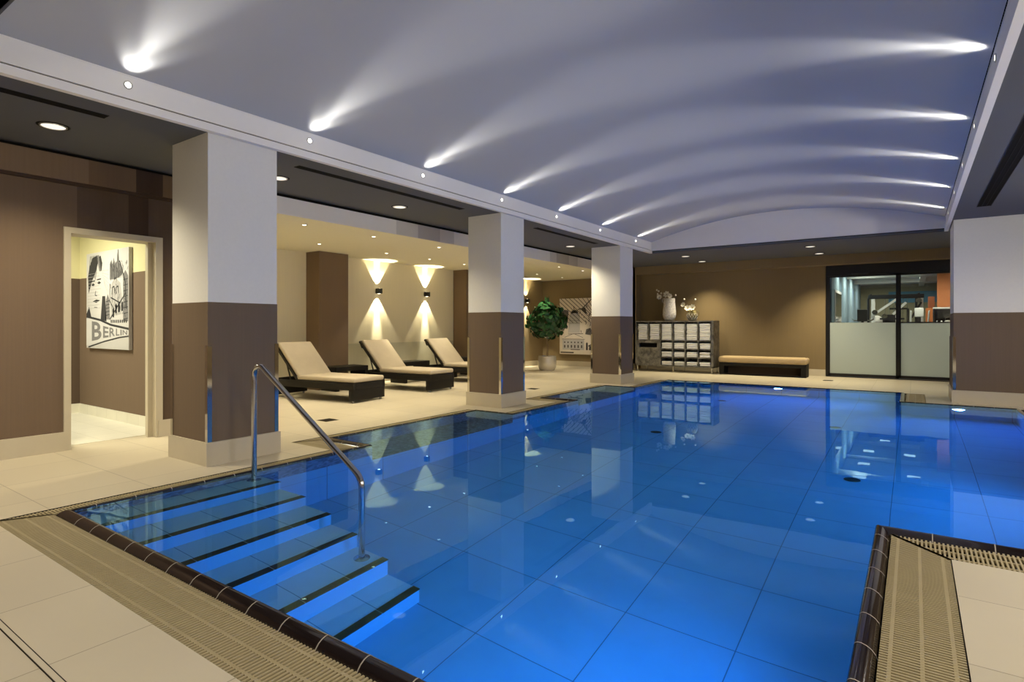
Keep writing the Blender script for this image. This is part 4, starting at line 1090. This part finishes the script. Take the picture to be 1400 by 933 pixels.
for (a, b) in (((.62, .0, 2.05), (.62, .0, 1.25)), ((.42, .0, 1.72), (.86, .0, 1.72)), ((.86, .0, 1.72), (.86, .0, 1.25)), ((1.18, -.1, 1.9), (.95, -.1, 1.45))):
    m = MB(); m.bar(a, b, .06, .05); m.build('brace', 'gymblack', cm)
for (a, b) in (((-.02, -.1, 1.52), (.62, -.1, 2.02)), ((.50, -.12, 1.55), (.82, -.12, 1.9))):
    m = MB(); m.bar(a, b, .07, .06); m.build('arm', 'gymwhite', cm)
for (x, z) in ((.05, 1.62), (.30, 1.50), (1.12, 1.95), (.62, 1.85)):
    m = MB(); m.lathe([(0, -.02), (.07, -.02), (.075, 0), (.07, .02), (0, .02)], seg=20); q = Matrix.Rotation(PI / 2, 4, 'X'); m.v = [tuple(Vector((x, -.15, z)) + q @ Vector(v)) for v in m.v]; m.build('pulley', 'chrome', cm)
m = MB(); m.bar((.18, -.2, 1.42), (.78, -.2, 1.42), .05, .05); m.build('pull_bar', 'gymblack', cm)
m = MB(); m.rbox((.2, -.5, .42), (.6, .0, .50), .02); m.build('seat', 'gymblack', cm)
m = MB(); m.rbox((.24, -.06, .55), (.56, .0, 1.55), .02); m.build('backrest', 'gymblack', cm)
# bike with console
bk = thing('exercise_bike', 'exercise bike with a dark console by the blue gym wall', 'gym machine', (-1.16, 18.6, 0))
m = MB(); m.bar((0, -.1, .1), (0, .9, .1), .1, .08); m.bar((0, .1, .1), (0, .0, 1.35), .06, .08); m.bar((0, .7, .1), (0, .75, .95), .06, .06); m.build('frame', 'gymblack', bk)
m = MB(); m.bar((-.0, -.04, 1.34), (.0, -.10, 1.66), .24, .05); m.build('console', 'gymblack', bk)
m = MB(); m.rbox((-.12, .6, .95), (.12, .88, 1.03), .03); m.build('saddle', 'gymblack', bk)
m = MB(); m.tube([(-.25, .1, 1.40), (-.2, -.02, 1.36), (.2, -.02, 1.36), (.25, .1, 1.40)], .018, seg=8); m.build('handlebar', 'chrome', bk)
m = MB(); m.lathe([(0, -.03), (.22, -.03), (.22, .03), (0, .03)], seg=28); q = Matrix.Rotation(PI / 2, 4, 'Y'); m.v = [tuple(Vector((0, .1, .3)) + q @ Vector(v)) for v in m.v]; m.build('flywheel', 'steel', bk)
# balls on a rack
rk = thing('ball_rack', 'low metal rack carrying exercise balls in the gym', 'rack', (-1.30, 22.0, 0))
m = MB()
for z in (.35, .85, 1.18): m.box((-.28, -.3, z), (1.0, .3, z + .03))
m.build('shelf', 'gymblack', rk)
for (x, y) in ((-.26, -.28), (.98, -.28), (-.26, .28), (.98, .28)): m = MB(); m.box((x - .02, y - .02, 0), (x + .02, y + .02, 1.2)); m.build('post', 'gymblack', rk)
for i, x in enumerate((-1.32, -.98, -.5)):
    m = MB(); m.lathe([(0, 0)] + [(.17 * math.sin(PI * k / 12), .17 - .17 * math.cos(PI * k / 12)) for k in range(1, 12)] + [(0, .34)], seg=24)
    tag(m.build('exercise_ball', 'ball', None, (x, 22.0, 1.21)), ['silver exercise ball at the left end of the rack', 'silver exercise ball second on the rack', 'silver exercise ball right of the cable machine upright'][i], 'ball', 'exercise balls')
# poster, counter, crosstrainer
pb = thing('wall_poster', 'blue poster high on the far gym wall', 'picture', (-.75, 24.98, 2.05)); MB().box((0, -.02, 0), (1.5, 0, .40)).build('sheet', 'screenblue', pb)
ct = thing('shelf_unit', 'dark open shelf with a white top before the orange wall', 'shelf', (.42, 18.7, 0))
m = MB(); m.box((0, 0, 1.66), (1.4, .4, 1.70)); o = m.build('top', 'gymwhite', ct)
m = MB(); m.box((0, 0, 0), (.03, .4, 1.66)); m.box((1.37, 0, 0), (1.4, .4, 1.66)); m.box((.03, .38, 0), (1.37, .4, 1.66)); m.box((.03, 0, 1.16), (1.37, .38, 1.19)); m.box((.03, 0, .6), (1.37, .38, .63)); m.build('carcass', 'gymblack', ct)
kt = thing('kettlebell', 'pale kettlebell on the dark gym shelf', 'kettlebell', (.74, 18.85, 1.19))
MB().lathe([(0, 0), (.06, 0), (.10, .05), (.105, .10), (.07, .16), (0, .18)], seg=24).build('body', 'ball', kt)
MB().tube([(-.06, 0, .14), (-.06, 0, .22), (-.03, 0, .25), (.03, 0, .25), (.06, 0, .22), (.06, 0, .14)], .014, seg=8).build('handle', 'chrome', kt)
for i, x in enumerate((.50, .60, .95)):
    m = MB(); m.lathe([(0, 0), (.035, 0), (.038, .10), (.02, .13), (.015, .16), (0, .16)], seg=16)
    tag(m.build('bottle', 'gymwhite', None, (x, 18.85, 1.19)), ['white bottle at the left end of the gym shelf', 'white bottle just left of the kettlebell', 'white bottle right of the kettlebell'][i], 'bottle', 'bottles on the gym shelf')
xt = thing('cross_trainer', 'white cross trainer with sloping arms in the gym', 'gym machine', (.12, 19.0, 0))
m = MB(); m.rbox((-.09, -.1, 0), (.09, .5, .35), .03); m.bar((0, .1, .3), (0, .0, 1.45), .08, .1); m.build('body', 'gymblack', xt)
m = MB(); m.rbox((-.10, -.06, 1.45), (.10, -.0, 1.70), .02); m.build('console', 'gymwhite', xt)
for s in (-1, 1): m = MB(); m.tube([(s * .18, .3, .4), (s * .19, .05, 1.2), (s * .2 + .02, -.08, 1.62)], .02, seg=8); m.build('arm', 'gymwhite', xt)

# ------------------------------------------------------------------ world and camera
wd = bpy.data.worlds.new('World'); S.world = wd; wd.use_nodes = True
wd.node_tree.nodes['Background'].inputs[0].default_value = (.5, .5, .55, 1); wd.node_tree.nodes['Background'].inputs[1].default_value = .0
cam = bpy.data.cameras.new('Camera'); co = bpy.data.objects.new('Camera', cam); COL.objects.link(co)
co.location = (0, 0, 1.2); co.rotation_euler = (PI / 2, 0, .6103)
cam.sensor_width = 36; cam.lens = 785.2 / 1400 * 36; cam.shift_y = -20.1 / 1400; cam.clip_start = .05
S.camera = co
S.view_settings.view_transform = 'Standard'; S.view_settings.look = 'None'; S.view_settings.gamma = 1; S.view_settings.use_curve_mapping = False
S.view_settings.exposure = 0.0
try:
    S.cycles.max_bounces = 10; S.cycles.diffuse_bounces = 5; S.cycles.glossy_bounces = 5; S.cycles.transmission_bounces = 8; S.cycles.transparent_max_bounces = 8
    S.cycles.sample_clamp_indirect = 4; S.cycles.sample_clamp_direct = 0; S.cycles.use_denoising = True; S.cycles.denoiser = 'OPENIMAGEDENOISE'
    S.cycles.caustics_reflective = True; S.cycles.caustics_refractive = True; S.cycles.blur_glossy = .3
except Exception as e: print(e)
